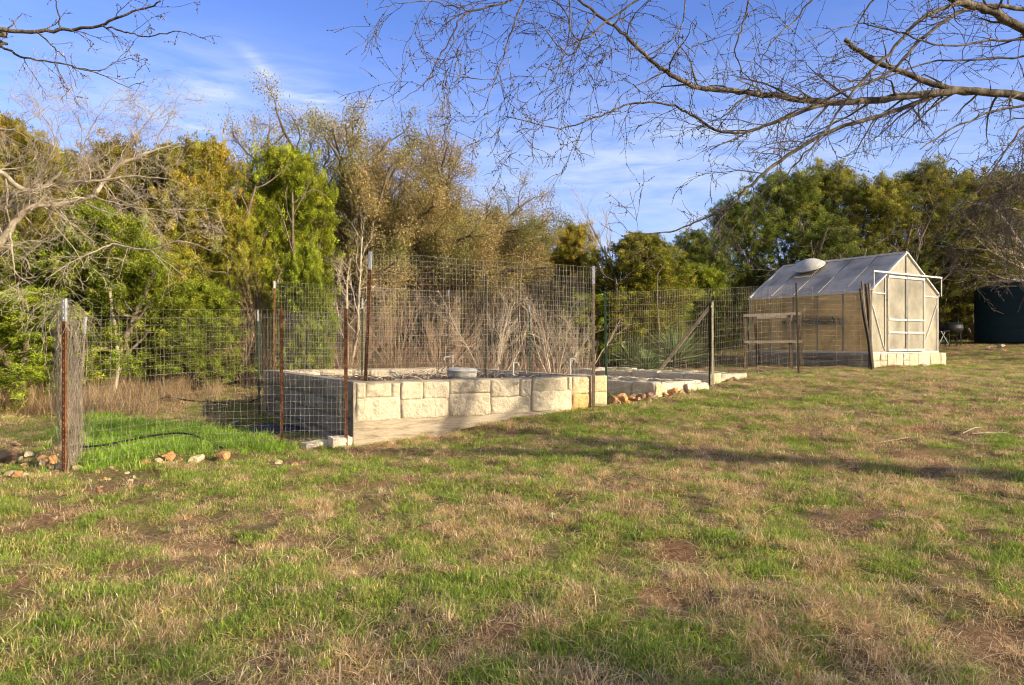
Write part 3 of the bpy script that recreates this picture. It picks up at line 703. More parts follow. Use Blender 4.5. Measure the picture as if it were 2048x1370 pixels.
    for px, py, d, sz, lab in ((2000, 684, 22.5, .16, 'white boulder at the foot of the dark water tank'), (1975, 686, 22, .12, 'grey white flat rock next to the boulder by the water tank'), (370, 812, 10.6, .1, 'pale rock beside the black hose at the back'), (470, 812, 10.9, .12, 'flat pale rock left of the dark tarp'), (500, 822, 10.6, .09, 'pale rock leaning on the dark tarp')):
        s += 1; x, y = W(px, py, d)[:2]; rock(lab, (x, y, g1(x, y) + sz * .25), (sz * 1.4, sz, sz * .5), (.62, .58, .5), s, None)
    x, y = W(1847, 733, 17.4)[:2]; rock('flat pale stone in front of the greenhouse step', (x, y, g1(x, y) + .02), (.22, .12, .04), (.65, .58, .45), 77, None)
build_rocks()
build_lawn()

# ------------------------------------------------------------------ posts and wire
def tpost(label, base, top, body, tip_len=.14, group=None, w=.032, studs=True, bottom_tip=None):
    base = np.asarray(base, float); top = np.asarray(top, float); Lh = np.linalg.norm(top - base)
    t = thing('fence_post', label, 'fence post', base - np.array([0, 0, 0.0]), random.uniform(-.3, .3) + .45, group)
    d = top - base
    q = Vector((0, 0, 1)).rotation_difference(Vector(d)); t.rotation_mode = 'QUATERNION'
    from mathutils import Quaternion
    t.rotation_quaternion = q @ Quaternion((0, 0, 1), random.uniform(-.4, .4))
    def seg(z0, z1, s=1.0):
        m = MB(); a = w * s; b = .006 * s
        m.box((-a / 2, -b, z0), (a, 0, 0), (0, b, 0), (0, 0, z1 - z0)); m.box((-b / 2, .0005, z0), (b, 0, 0), (0, a * .8, 0), (0, 0, z1 - z0))
        if studs:
            z = z0 + .02
            while z < z1 - .01: m.box((-.006, -b - .008, z), (.012, 0, 0), (0, .008, 0), (0, 0, .018)); z += .055
        return m
    obj('post_body', seg(-.25, Lh - tip_len).mesh('post_body', body), t)
    if tip_len > .01: obj('painted_tip', seg(Lh - tip_len, Lh, 1.04).mesh('painted_tip', M['tip']), t)
    return t
def on_ground(px, d): x = XD(px, d); return np.array([x, d, g1(x, d)])

P_A = on_ground(128, 6.6); P_D = on_ground(563, 8.2); P_E = on_ground(692, 8.42); P_C = on_ground(519, 12.1); P_B = on_ground(150, 8.3)
tpost('rusty corner fence post with white tip wrapped in dead vine', P_A, W(128, 597, 6.6), M['rust'], .22, w=.04)
tpost('leaning olive fence post with white tip behind the vine wrapped one', P_B, W(170, 634, 8.3), M['rust_pale'], .2)
tpost('green fence post with white tip at the far left corner of the planter', P_C, W(516, 620, 12.1), M['postgreen'], .2)
tpost('rusty brown fence post between the vine wrapped post and the planter corner', P_D, W(563, 615, 8.2), M['rust'], 0, w=.038)
tpost('orange rusted fence post against the front left corner of the planter', P_E, W(692, 618, 8.42), M['rust'], 0, w=.042)
ZS = ZT - .08
def in_planter(px, d, z=ZS): return np.array([XD(px, d), d, z])
tpost('tall brown post with long white tip inside the front left corner of the planter', in_planter(731, 9.0), W(741, 503, 9.0), M['rust'], .24, w=.05)
tpost('dark brown post standing midway behind the front planter wall', in_planter(970, 9.95), W(970, 551, 9.95), M['postdark'], 0, w=.045)
hb = v3(PA + (PB - PA) * .945, g1(1.3, 10.05)); hb[0] = XD(1187, 10.02); hb[1] = 10.02
tpost('pale weathered post with white tip fixed to the outer end of the front planter wall', hb, W(1187, 532, 10.02), M['rust_pale'], .26, w=.045)
tpost('brown post with white tip at the back left corner of the planter', in_planter(549, 12.2), W(549, 562, 12.2), M['rust'], .13)
tpost('green post with pale tip midway along the back of the planter', in_planter(724, 13.0), W(725, 597, 13.0), M['postgreen'], .2)
tpost('pale post at the back right corner of the planter', in_planter(897, 13.6), W(897, 580, 13.6), M['rust_pale'], .12)
tpost('slim grey green post beside the two thin leaning rods', in_planter(1060, 14.6, .6), W(1059, 610, 14.6), M['postgreen'], .15)
tpost('green fence post at the outer corner where the planter wall ends', on_ground(1214, 10.35), W(1209, 582, 10.35), M['postgreen'], 0)
tpost('dark fence post paired with the cream one at the rubble heap', on_ground(1419, 12.4), W(1420, 588, 12.4), M['postdark'], 0)
tpost('cream fence post with dark studs at the end of the rubble heap', on_ground(1425, 12.36), W(1425, 603, 12.36), M['postcream'], 0, w=.034)
tpost('dark fence post with pale studs in front of the greenhouse side wall', on_ground(1597, 13.7), W(1592, 566, 13.7), M['postdark'], 0, w=.036)

def rod(name, label, cat, pts, rad, m, sides=6, group=None):
    pts = np.array(pts, float); o = pts[0].copy(); mb = MB(); mb.tube(pts - o, rad, sides)
    return tag(obj(name, mb.mesh(name, m, True), None, o), label, cat, group)
rod('thin_pole', 'tall thin pole with pale upper half leaning inside the planter', 'pole', [W(1052, 748, 11.6), W(1038, 640, 11.6), W(1041, 560, 11.6), W(1048, 503, 11.6)], [.012, .011, .009, .008], M['rust_pale'])
rod('thin_pole', 'thin white topped pole hanging over the yucca plants', 'pole', [W(1319, 735, 15), W(1318, 660, 15), W(1314, 600, 15), W(1315, 548, 15), W(1330, 527, 15)], [.014, .013, .012, .012, .01], M['wood'])
rod('brace_timber', 'grey timber brace slanting up to the cream fence post', 'timber', [W(1322, 738, 14.2), W(1370, 676, 13.3), W(1421, 612, 12.5)], [.036, .035, .034], M['bark_pale'], 4)

def fence(label, stations, dv, dh, m, rad=.0017, wob=.006, zfun=None, group=None, name='wire_fence', seed=1):
    """stations: list of (x, y, zbottom, ztop); wires are woven on the ruled surface between them"""
    S = np.array(stations, float); r = np.random.default_rng(seed)
    seg = np.hypot(*(S[1:, :2] - S[:-1, :2]).T); cum = np.r_[0, np.cumsum(seg)]; L = cum[-1]
    f = lambda u, k: np.interp(u, cum, S[:, k])
    o = S[0, :3].copy()
    def pt(u, w):
        zb, zt = f(u, 2), f(u, 3); z = zb + (zt - zb) * w
        bulge = (fbm(np.asarray(u * 1.3 + seed), np.asarray(w * 2.0), seed, 2) - .5) * .10
        return np.stack([f(u, 0) - o[0] + bulge * .5, f(u, 1) - o[1] - bulge, z - o[2]], -1)
    lines = []
    us = np.arange(.01, L, dv)
    w = np.linspace(0, 1, 15)
    for u in us:
        uu = u + r.normal(0, .004) + r.normal(0, wob * .5, 15) + .02 * math.sin(u * 3 + seed) * w
        ww = w.copy(); ww[-1] = 1 + r.uniform(-.004, .012)
        lines.append((pt(np.clip(uu, 0, L), ww), np.full(15, rad)))
    Hm = (S[:, 3] - S[:, 2]).mean(); nh = max(2, int(Hm / dh)); n = max(6, int(L / .06))
    for j in range(nh + 1):
        u = np.linspace(0, L, n); ww = np.full(n, j / nh) + r.normal(0, wob * .25 / Hm, n) + .012 / Hm * np.sin(u * 2.2 + j * .7 + seed)
        lines.append((pt(u, ww), np.full(n, rad)))
    mb = MB(); tubes_mb(mb, lines, lambda q: 3)
    return tag(obj(name, mb.mesh(name, m), None, o), label, 'fence', group)
def stn(p, zt, lift=.02): return (p[0], p[1], p[2] + lift, zt)
mid = (P_A + P_D) / 2; mid[2] = g1(mid[0], mid[1])
fence('welded wire fence from the vine wrapped post to the rusty brown post over lush grass', [stn(P_A, W(0, 612, 6.6)[2]), stn(mid, W(0, 612, 7.4)[2] - .03, .05), stn(P_D, W(0, 622, 8.2)[2])], .082, .088, M['wire_dull'], .0014, .010, seed=3)
fence('close woven wire panel between the brown post and the orange rusted post', [stn(P_D, W(0, 622, 8.2)[2]), stn(P_E, W(0, 625, 8.42)[2])], .052, .09, M['wire'], .0016, .007, seed=5)
fence('wire fence running back from the leaning post to the green corner post', [stn(P_B, W(0, 640, 8.3)[2]), stn((P_B + P_C) / 2 , W(0, 632, 10.2)[2] - .04), stn(P_C, W(0, 628, 12.1)[2])], .09, .1, M['wire_dull'], .0012, .012, seed=7)
fence('low wire panel on the shaded left wall of the planter', [(P_E[0] - .05, P_E[1] + .1, .35, W(0, 628, 8.5)[2]), (P_C[0] + .02, P_C[1] - .1, .35, W(0, 628, 12)[2])], .09, .1, M['wire_dull'], .0012, .012, seed=9)
pF = in_planter(733, 9.0); pG = in_planter(970, 9.9)
fence('tall wire fence standing along the front wall of the planter', [(pF[0] + .01, pF[1] - .03, ZT - .02, W(0, 512, 9)[2]), (XD(850, 9.45), 9.45, ZT - .02, W(0, 512, 9.45)[2] ), (pG[0], pG[1] - .05, ZT - .02, W(0, 520, 9.9)[2]), (hb[0], hb[1] + .03, ZT - .03, W(0, 535, 10.02)[2])], .05, .075, M['wire'], .0016, .008, seed=11)
bI = in_planter(549, 12.2); bK = in_planter(897, 13.6)
fence('wire fence along the back wall of the planter', [(bI[0], bI[1], ZT, W(0, 564, 12.2)[2]), (XD(725, 13), 13.0, ZT, W(0, 574, 13)[2]), (bK[0], bK[1], ZT, W(0, 584, 13.6)[2])], .052, .08, M['wire'], .0014, .008, seed=13)
fence('wire fence along the far right side wall of the planter', [(bK[0], bK[1], ZT, W(0, 584, 13.6)[2]), (XD(1050, 11.9), 11.9, ZT, W(0, 566, 11.9)[2]), (hb[0], hb[1] + .1, ZT, W(0, 540, 10.1)[2])], .055, .085, M['wire_dull'], .0013, .008, seed=15)
pN = on_ground(1212, 10.35); pO = on_ground(1420, 12.4); pP = on_ground(1594, 13.7); pQ = on_ground(1733, 15.1)
fence('welded wire fence from the planter end to the cream post past the low beds', [stn(pN, W(0, 584, 10.35)[2]), stn((pN + pO) / 2, W(0, 581, 11.4)[2]), stn(pO, W(0, 577, 12.4)[2])], .056, .105, M['wire_dull'], .0014, .007, seed=17)
fence('welded wire fence from the cream post to the dark post near the greenhouse', [stn(pO, W(0, 577, 12.4)[2]), stn(pP, W(0, 573, 13.7)[2])], .056, .105, M['wire_dull'], .0014, .007, seed=19)
fence('sagging wire fence between the dark post and the leaning bundle of old posts', [stn(pP, W(0, 573, 13.7)[2]), stn((pP + pQ) / 2, W(0, 579, 14.4)[2]), stn(pQ, W(0, 584, 15.1)[2])], .058, .105, M['wire_dull'], .0014, .018, seed=21)
# leaning bundle of old posts in front of the greenhouse corner
for i, (a, at, b, bt, dd, m, w_, lab) in enumerate(((1745, 740, 1721, 577, 15.0, 'postdark', .06, 'dark steel post, first of the leaning bundle at the greenhouse corner'), (1742, 738, 1724, 562, 15.05, 'wood', .045, 'thin grey stake with the highest tip in the leaning bundle at the greenhouse corner'),
        (1744, 738, 1732, 568, 15.1, 'wood_dark', .06, 'dark brown timber in the middle of the leaning bundle at the greenhouse corner'), (1746, 737, 1738, 566, 15.15, 'wood', .05, 'weathered grey timber of the leaning bundle at the greenhouse corner'), (1738, 737, 1743, 580, 15.2, 'wood', .045, 'pale upright stake on the door side of the leaning bundle'))):
    p = on_ground(a, dd); q = W(b, bt, dd + .05); o = p.copy(); mb = MB()
    L_ = q - p; c = [p - o - np.array([0, 0, .1]), (q - p) * .35 + RNG.normal(0, .01, 3), (q - p) * .7 + RNG.normal(0, .01, 3), q - o]
    w_ *= 1.35; mb.tube(c, [w_ / 2 * 1.1, w_ / 2, w_ / 2 * .95, w_ / 2 * .85], 5)
    tag(obj('old_post', mb.mesh('old_post', M[m]), None, o), lab, 'post')
# wooden rack by the greenhouse
def build_rack():
    o = on_ground(1540, 15.6); t = thing('wooden_rack', 'weathered grey timber rack with two rails beside the greenhouse', 'rack', o)
    def P(px, py, d): return W(px, py, d) - o
    for a, b, c, d_, dd in ((1491, 738, 1490, 628, 15.5), (1517, 730, 1510, 632, 16.1), (1583, 738, 1577, 628, 15.5), (1602, 730, 1598, 627, 16.1)):
        m = MB(); m.beam(P(a, b, dd), P(c, d_, dd), .05, .07); obj('leg', m.mesh('leg', M['wood_dark']), t)
    for a, b, c, d_, dd in ((1486, 631, 1602, 627, 15.45), (1488, 684, 1604, 683, 15.45), (1505, 636, 1602, 632, 16.15)):
        m = MB(); m.beam(P(a, b, dd), P(c, d_, dd), .05, .06); obj('rail', m.mesh('rail', M['wood']), t)
build_rack()

def hose(label, pts, rad=.014, name='hose', m='black'):
    P = np.array(pts, float); n = 12; out = []
    for i in range(len(P) - 1):
        p0, p1, p2, p3 = P[max(i - 1, 0)], P[i], P[i + 1], P[min(i + 2, len(P) - 1)]
        for k in range(n):
            s = k / n; out.append(.5 * ((2 * p1) + (-p0 + p2) * s + (2 * p0 - 5 * p1 + 4 * p2 - p3) * s * s + (-p0 + 3 * p1 - 3 * p2 + p3) * s ** 3))
    out.append(P[-1]); out = np.array(out); o = out[0].copy(); mb = MB(); mb.tube(out - o, rad, 7)
    return tag(obj(name, mb.mesh(name, M[m], True), None, o), label, 'hose')
def gp(px, py, d, lift=.02): x, y, _ = W(px, py, d); return np.array([x, y, g1(x, y) + lift])
hose('black hose looping from the vine wrapped post across the lush grass to an orange rock', [gp(158, 0, 9.8, .03), gp(140, 0, 9.0, .1), gp(135, 0, 8.2, .12), gp(150, 0, 7.8, .10), gp(200, 0, 7.7, .09), gp(260, 0, 8.1, .1), gp(320, 0, 8.6, .11), gp(370, 0, 8.7, .1), gp(410, 0, 8.3, .09), gp(445, 0, 7.7, .05)], .0115)
hose('black hose lying along the foot of the planter behind the lush grass', [gp(290, 0, 12.4, .03), gp(330, 0, 13.2, .05), gp(380, 0, 13.3, .03), gp(440, 0, 13.1, .04), gp(490, 0, 13.4, .03), gp(528, 0, 12.6, .3)], .013)
# dark tarp heap and dark earth by the shaded wall
def build_tarp():
    o = gp(540, 845, 10.0, 0); r = np.random.default_rng(6); n = 36; a = np.linspace(-1, 1, n); X, Y = np.meshgrid(a, a)
    rr = np.sqrt(X ** 2 + Y ** 2); H = np.clip(1 - rr, 0, 1) ** .7 * (.09 + .12 * fbm(X * 3 + 4, Y * 3, 8)) + (fbm(X * 8, Y * 8, 3) - .5) * .05 * (rr < .95)
    Pp = np.c_[(X * .55).ravel(), (Y * .7).ravel(), (H - .01).ravel()]; i = np.arange(n - 1)[:, None] * n + np.arange(n - 1)[None]
    f = np.stack([i, i + 1, i + n + 1, i + n], -1).reshape(-1, 4)
    tag(obj('tarp', mesh_np('tarp', Pp, [f], False, np.ones((n * n, 3)), [M['navy']]), None, o), 'crumpled dark tarp on the ground by the shaded planter wall', 'tarp')
build_tarp()
# white tub in the planter
def build_tub():
    c = W(924, 760, 10.6); c[2] = ZT - .05
    t = MB(); t.lathe((0, 0, 0), [(.0, .0), (.2, 0), (.225, .02), (.232, .06), (.235, .105), (.243, .108), (.243, .12), (.225, .132), (.18, .15), (.1, .158), (0, .16)], 40)
    o = obj('plastic_tub', t.mesh('plastic_tub', M['dome'], True), None, c); tag(o, 'white plastic tub with rounded top turned over behind the front planter wall', 'tub')
build_tub()
def pvc(label, px, py0, py1, d, arm):
    b = W(px, py0, d); tp = W(px, py1, d); o = b.copy(); mb = MB()
    e = W(px + arm, py1 + (0 if arm > 0 else 3), d)
    mb.tube([b - o, tp - o + (0, 0, -.02)], .017, 10); mb.tube([tp - o + (0, 0, -.03), tp - o + (0, 0, .012)], .022, 10); mb.tube([tp - o, e - o], .015, 8)
    mb.tube([e - o + (0, 0, .004), e - o + (np.sign(arm) * .012, 0, -.05)], .014, 8)
    tag(obj('water_pipe', mb.mesh('water_pipe', M['dome']), None, o), label, 'pipe')
pvc('tall white plastic pipe with an elbow standing at the back of the planter', 905, 748, 712, 12.6, -16)
pvc('short white plastic pipe with a bent top past the dark middle post', 1026, 750, 726, 11.6, 10)
pvc('white plastic pipe with a bent top near the right end of the planter', 1140, 752, 718, 10.9, 10)

# ------------------------------------------------------------------ greenhouse
def build_greenhouse():
    zb, ze, zr = 1.21, 2.70, 3.73
    t = thing('greenhouse', 'hazy polycarbonate greenhouse with aluminium frame on a low stone base', 'greenhouse', v3(GC, 0)); L0 = v3(GC, 0)
    a3 = np.array([*GA, 0]); b3 = np.array([*GBv, 0]); Z = np.array([0, 0, 1.]); Wd, Ln = GWID, GLEN
    P = lambda s, u, z: a3 * s + b3 * u + Z * z         # s along the side, u along the front
    def bar(name, p, q, w=.035, h=None, m='alu', parent=t):
        mb = MB(); mb.beam(p, q, w, h); return obj(name, mb.mesh(name, M[m]), parent)
    def pane(name, pts, m, parent=t, th=.006):
        pts = np.array(pts); o = pts[0]; 
        mb = MB(); n = np.cross(pts[1] - pts[0], pts[2] - pts[0]); n = n / np.linalg.norm(n) * th; k = len(pts)
        v = np.vstack([pts, pts - n])
        if k == 4: mb.add(v, [(0, 1, 2, 3), (7, 6, 5, 4)] + [(i, i + 4, (i + 1) % 4 + 4, (i + 1) % 4) for i in range(4)])
        else: mb.add(v, [(0, 1, 2), (5, 4, 3)]); mb.add(v, [(i, i + 3, (i + 1) % 3 + 3, (i + 1) % 3) for i in range(3)])
        return obj(name, mb.mesh(name, M[m]), parent)
    # stone base: front and left faces of rough stones over a mortar core
    zg = .72; zt = zb - .03
    base = MB(); base.box(P(-.05, -.06, zg), b3 * (Wd + .42), a3 * (Ln + .1), Z * (zt - zg), 0)
    bo = obj('stone_base', base.mesh('stone_base', M['mortar']), t)
    st = MB(); r = random.Random(4); sd = 700
    for (o, d, n, ln, dark) in ((P(-.05, -.06, 0), b3, -a3, Wd + .42, 1), (P(-.05, -.06, 0) + a3 * (Ln + .1), -a3, -b3, Ln + .1, .5)):  # long side's stones darkened, its shade put into their tint
        if n is None: continue
        for (z0, z1) in ((zg, zt),):
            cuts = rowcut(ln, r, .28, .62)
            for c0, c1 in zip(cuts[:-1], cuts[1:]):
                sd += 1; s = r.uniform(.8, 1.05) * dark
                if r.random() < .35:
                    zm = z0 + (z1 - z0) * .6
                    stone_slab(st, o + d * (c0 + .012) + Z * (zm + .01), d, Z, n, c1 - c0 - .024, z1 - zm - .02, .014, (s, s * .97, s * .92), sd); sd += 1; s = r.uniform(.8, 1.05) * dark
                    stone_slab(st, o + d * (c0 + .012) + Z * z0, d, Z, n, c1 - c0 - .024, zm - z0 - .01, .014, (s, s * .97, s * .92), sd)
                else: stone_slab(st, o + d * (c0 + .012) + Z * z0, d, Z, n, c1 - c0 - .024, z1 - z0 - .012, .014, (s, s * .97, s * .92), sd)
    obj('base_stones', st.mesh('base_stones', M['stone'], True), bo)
    for p, q in ((P(0, 0, zb), P(Ln, 0, zb)), (P(0, -.02, zb), P(0, Wd + .02, zb)), (P(0, Wd, zb), P(Ln, Wd, zb)), (P(Ln, 0, zb), P(Ln, Wd, zb))): bar('sill', p - Z * .01, q - Z * .01, .06, .05)
    n5 = 5
    # side walls
    for u, mm in ((0, 'pc_side'), (Wd, 'pc_side')):
        for k in range(n5): pane('side_panel', [P(Ln * k / n5, u, zb + .02), P(Ln * (k + 1) / n5, u, zb + .02), P(Ln * (k + 1) / n5, u, ze), P(Ln * k / n5, u, ze)], mm)
        sgn = -1 if u == 0 else 1
        for k in range(n5 + 1): bar('upright', P(Ln * k / n5, u + sgn * .012, zb + .02), P(Ln * k / n5, u + sgn * .012, ze), .025, m='alu_dark' if 0 < k < n5 else 'alu')
        bar('gutter', P(-.03, u + sgn * .03, ze), P(Ln + .03, u + sgn * .03, ze), .055, .06, 'alu')
        for (s0, z0, s1, z1) in ((Ln, ze - .1, Ln * .68, zb + .1), (.05, ze - .15, Ln * .36, zb + .05)): bar('brace', P(s0, u + sgn * -.02, z0), P(s1, u + sgn * -.02, z1), .02, m='alu')
    # roof
    for u0, sg in ((0, 1), (Wd, -1)):
        e0 = np.array([u0, ze + .03]); rr = np.array([Wd / 2, zr])
        def Rf(s, k, up=0.0):
            q = e0 + (rr - e0) * k; nrm = np.array([-(rr - e0)[1] * sg, abs((rr - e0)[0])]); nrm = nrm / np.hypot(*nrm)
            return P(s, q[0] + nrm[0] * up, q[1] + nrm[1] * up)
        for k in range(n5):
            if sg == 1 and k == 3:
                pane('roof_panel', [Rf(Ln * k / n5, 0), Rf(Ln * (k + 1) / n5, 0), Rf(Ln * (k + 1) / n5, .55), Rf(Ln * k / n5, .55)], 'pc_roof')
                v = pane('roof_vent', [Rf(Ln * k / n5 + .02, .55, .05), Rf(Ln * (k + 1) / n5 - .02, .55, .05), Rf(Ln * (k + 1) / n5 - .02, .98, .012), Rf(Ln * k / n5 + .02, .98, .012)], 'alu_dark')
            else: pane('roof_panel', [Rf(Ln * k / n5, 0), Rf(Ln * (k + 1) / n5, 0), Rf(Ln * (k + 1) / n5, 1), Rf(Ln * k / n5, 1)], 'pc_roof')
        for k in range(n5 + 1): bar('rafter', Rf(Ln * k / n5, 0, .012), Rf(Ln * k / n5, 1, .012), .045 if k in (0, n5) else .02, m='alu' if k in (0, n5) else 'alu_dark')
        bar('purlin', Rf(0, .52, -.02), Rf(Ln, .52, -.02), .02, m='alu_dark')
        if sg == 1:
            c = Rf(Ln * 3.5 / n5 - .05, .74, .0)
            nn = np.cross(a3, (Rf(0, 1) - Rf(0, 0)) / np.linalg.norm(Rf(0, 1) - Rf(0, 0))); nn = nn if nn[2] > 0 else -nn
            nn = nn / np.linalg.norm(nn); 
            nn = nn * .75 + np.array([.0, -.1, .35]); nn /= np.linalg.norm(nn)
            x_ = np.cross(a3, nn); x_ /= np.linalg.norm(x_); y_ = np.cross(nn, x_); M3 = np.stack([x_, y_, nn], 1)
            d = MB(); d.lathe(c, [(0, .03), (.12, .03), (.2, .05), (.36, .10), (.42, .13), (.44, .14), (.44, .16), (.42, .165), (.39, .20), (.32, .26), (.22, .31), (.1, .34), (0, .35)], 36, 0, M3)
            obj('vent_dome', d.mesh('vent_dome', M['dome'], True), t)
    bar('ridge', P(-.03, Wd / 2, zr + .02), P(Ln + .03, Wd / 2, zr + .02), .09, .05)
    # front gable wall
    def t_of(px):
        k = (px - 1024) / F; return (k * GC[1] - GC[0]) / (GBv[0] - k * GBv[1])
    d0, d1 = t_of(1771), t_of(1843); dm = (d0 + d1) / 2; zd = 3.12
    top = lambda u: ze + .03 + (zr - ze - .03) * (1 - abs(u - Wd / 2) / (Wd / 2))
    for fs, ff in ((0, True), (Ln, False)):
        o_ = -1 if ff else 1
        pane('gable_panel', [P(fs, 0, zb + .02), P(fs, d0, zb + .02), P(fs, d0, top(d0)), P(fs, 0, ze)], 'pc_front')
        pane('gable_panel', [P(fs, d1, zb + .02), P(fs, Wd, zb + .02), P(fs, Wd, ze), P(fs, d1, top(d1))], 'pc_front')
        pane('gable_panel', [P(fs, d0, zd if ff else zb + .02), P(fs, dm, zd if ff else zb + .02), P(fs, Wd / 2, zr), P(fs, d0, top(d0))], 'pc_front')
        pane('gable_panel', [P(fs, dm, zd if ff else zb + .02), P(fs, d1, zd if ff else zb + .02), P(fs, d1, top(d1)), P(fs, Wd / 2, zr)], 'pc_front')
        for u in (0, Wd): bar('corner_post', P(fs + o_ * .012, u, zb), P(fs + o_ * .012, u, ze + .02), .03)
        for u in (d0 - .04, d1 + .04): bar('upright', P(fs + o_ * .02, u, zb), P(fs + o_ * .02, u, top(u)), .024, m='alu')
        bar('upright', P(fs + o_ * .018, Wd / 2, zd), P(fs + o_ * .018, Wd / 2, zr), .022, m='alu_dark')
        for (u0_, u1_) in ((0, d0 - .05), (d1 + .05, Wd)): bar('cross_bar', P(fs + o_ * .015, u0_, ze - .04), P(fs + o_ * .015, u1_, ze - .04), .03)
        for (u0_, z0_, u1_, z1_) in ((.05, ze - .35, d0 - .08, zb + .08), (Wd - .05, ze - .25, d1 + .08, zb + .15)): bar('brace', P(fs + o_ * .014, u0_, z0_), P(fs + o_ * .014, u1_, z1_), .022)
        for (u0_, z0_, u1_, z1_) in ((0, ze + .03, Wd / 2, zr), (Wd, ze + .03, Wd / 2, zr)): bar('gable_trim', P(fs + o_ * .035, u0_, z0_ + .02), P(fs + o_ * .035, u1_, z1_ + .02), .036, .03)
    # doors: two sliding leaves
    for i, (u0, u1) in enumerate(((d0, dm), (dm, d1))):
        s = -.05 - .008 * i
        dr = pane('door', [P(s, u0 + .01, zb + .03), P(s, u1 - .01, zb + .03), P(s, u1 - .01, zd), P(s, u0 + .01, zd)], 'pc_front')
        for z in (zb + .05, zd - .03, 2.02, 1.60 + .1): bar('door_rail', P(s - .012, u0 + .01, z), P(s - .012, u1 - .01, z), .05, .055 if z in (zb + .05, zd - .03) else .045, 'alu', dr)
        for u in (u0 + .02, u1 - .02): bar('door_stile', P(s - .014, u, zb + .03), P(s - .014, u, zd), .03, m='alu' if (i, u) in ((0, u0 + .02), (1, u1 - .02)) else 'alu_dark', parent=dr)
    # sliding track reaching past both corners, with drop rods
    bar('door_track', P(-.09, -.04, zd + .06), P(-.09, Wd + .06, zd + .06), .03, .04, 'alu')
    bar('track_hanger', P(-.09, -.02, zd + .05), P(-.09, -.02, ze + .02), .02)
    bar('track_hanger', P(-.09, Wd + .04, zd + .05), P(-.09, Wd + .04, ze - .02), .02)
    # shelf with trays of plants, inside against the side wall
    sh = MB(); sh.box(P(.75, .014, 1.88), a3 * 1.75, b3 * .36, Z * .07); so = obj('shelf', sh.mesh('shelf', M['wood_dark']), t)
    pl = MB()
    rr = np.random.default_rng(3); lines = []
    for _ in range(900):
        s_ = rr.uniform(.75, 2.5); p = P(s_, rr.uniform(.02, .2), 1.95); q = p + rr.normal(0, .05, 3) + Z * rr.uniform(.04, .16) * (1 - abs(s_ - 1.6) * .3)
        lines.append((np.array([p, (p + q) / 2 + rr.normal(0, .01, 3), q]), np.array([.012, .012, .004])))
    tubes_mb(pl, lines); obj('shelf_plants', pl.mesh('shelf_plants', simple('dark_leaves', [(.3, (.02, .035, .012)), (.7, (.05, .07, .02))], 5)), so)
    fl = MB(); fl.add([P(.05, .05, zb - .02), P(.05, Wd - .05, zb - .02), P(Ln - .05, Wd - .05, zb - .02), P(Ln - .05, .05, zb - .02)], [(0, 1, 2, 3)]); obj('bounce_floor', fl.mesh('bounce_floor', M['white']), t)  # floor made white to bounce light up inside the panels
build_greenhouse()

# ------------------------------------------------------------------ tank, chair, smoker
def build_tank():
    x, y = XD(2033, 25), 25.0; z = g1(x, y) - .02
    t = thing('water_tank', 'large dark green plastic water tank with domed top among the trees', 'water tank', (x, y, z))
    K_ = .92; prof = [(0, 0), (1.38, 0), (1.40, .05)]
    for k in range(4): zz = .05 + k * .46; prof += [(1.40, zz + .03), (1.40, zz + .43), (1.394, zz + .445)]
    prof += [(1.40, 1.93), (1.36, 2.0), (1.2, 2.07), (.8, 2.18), (.45, 2.26), (.4, 2.27), (.4, 2.33), (.3, 2.36), (0, 2.37)]
    prof = [(a_ * K_, b_) for a_, b_ in prof]; m = MB(); m.lathe((0, 0, 0), prof, 56); obj('tank_shell', m.mesh('tank_shell', M['tank'], True), t)
    p = MB(); p.tube([(-.95, -.75, 2.19), (-.6, -.8, 2.25), (-.35, -.85, 2.22)], .05, 10); obj('inlet_pipe', p.mesh('inlet_pipe', M['white'], True), t)
build_tank()
def build_chair():
    o = on_ground(1893, 21.5); t = thing('folding_chair', 'dark folding chair with white legs beside the greenhouse', 'chair', o)
    def P(px, py, d=21.5): return W(px, py, d) - o
    m = MB(); m.beam(P(1878, 662), P(1886, 640), .5, .02, up=(0, 1, 0)); b = MB(); r = 20
    b.lathe(P(1880, 652), [(0, 0), (.18, .0), (.2, .012), (.18, .024), (0, .024)], 24, 0, np.array([[.35, 0, .93], [0, 1, 0], [-.93, 0, .35]])); obj('backrest', b.mesh('backrest', M['black'], True), t)
    s = MB(); s.box(P(1876, 664, 21.3), (.36, 0, .02), (0, .4, 0), (0, 0, .025)); obj('seat', s.mesh('seat', M['black']), t)
    for dd in (21.3, 21.7):
        l = MB(); l.tube([P(1882, 662, dd), P(1897, 688, dd)], .012, 6); obj('leg', l.mesh('leg', M['white']), t)
        l = MB(); l.tube([P(1890, 664, dd), P(1878, 688, dd)], .012, 6); obj('leg', l.mesh('leg', M['white']), t)
build_chair()
def build_smoker():
    o = on_ground(1906, 23.6); t = thing('barrel_grill', 'black barrel shaped grill standing in shade behind the folding chair', 'grill', o); t.scale = (.8, .8, .85)
    a = np.linspace(0, 2 * math.pi, 24, endpoint=False); m = MB()
    m.lathe((0, 0, .78), [(0, -.33), (.2, -.33), (.235, -.3), (.235, .3), (.2, .33), (0, .33)], 24, 0, np.array([[0, 0, 1], [0, 1, 0], [-1, 0, 0]])); obj('barrel', m.mesh('barrel', M['black'], True), t)
    for x in (-.25, .25):
        for y in (-.15, .15):
            l = MB(); l.beam((x, y, 0), (x, y * .8, .62), .03); obj('leg', l.mesh('leg', M['black']), t)
    c = MB(); c.tube([(.2, 0, .98), (.2, 0, 1.3)], .04, 10); obj('chimney', c.mesh('chimney', M['black']), t)
build_smoker()

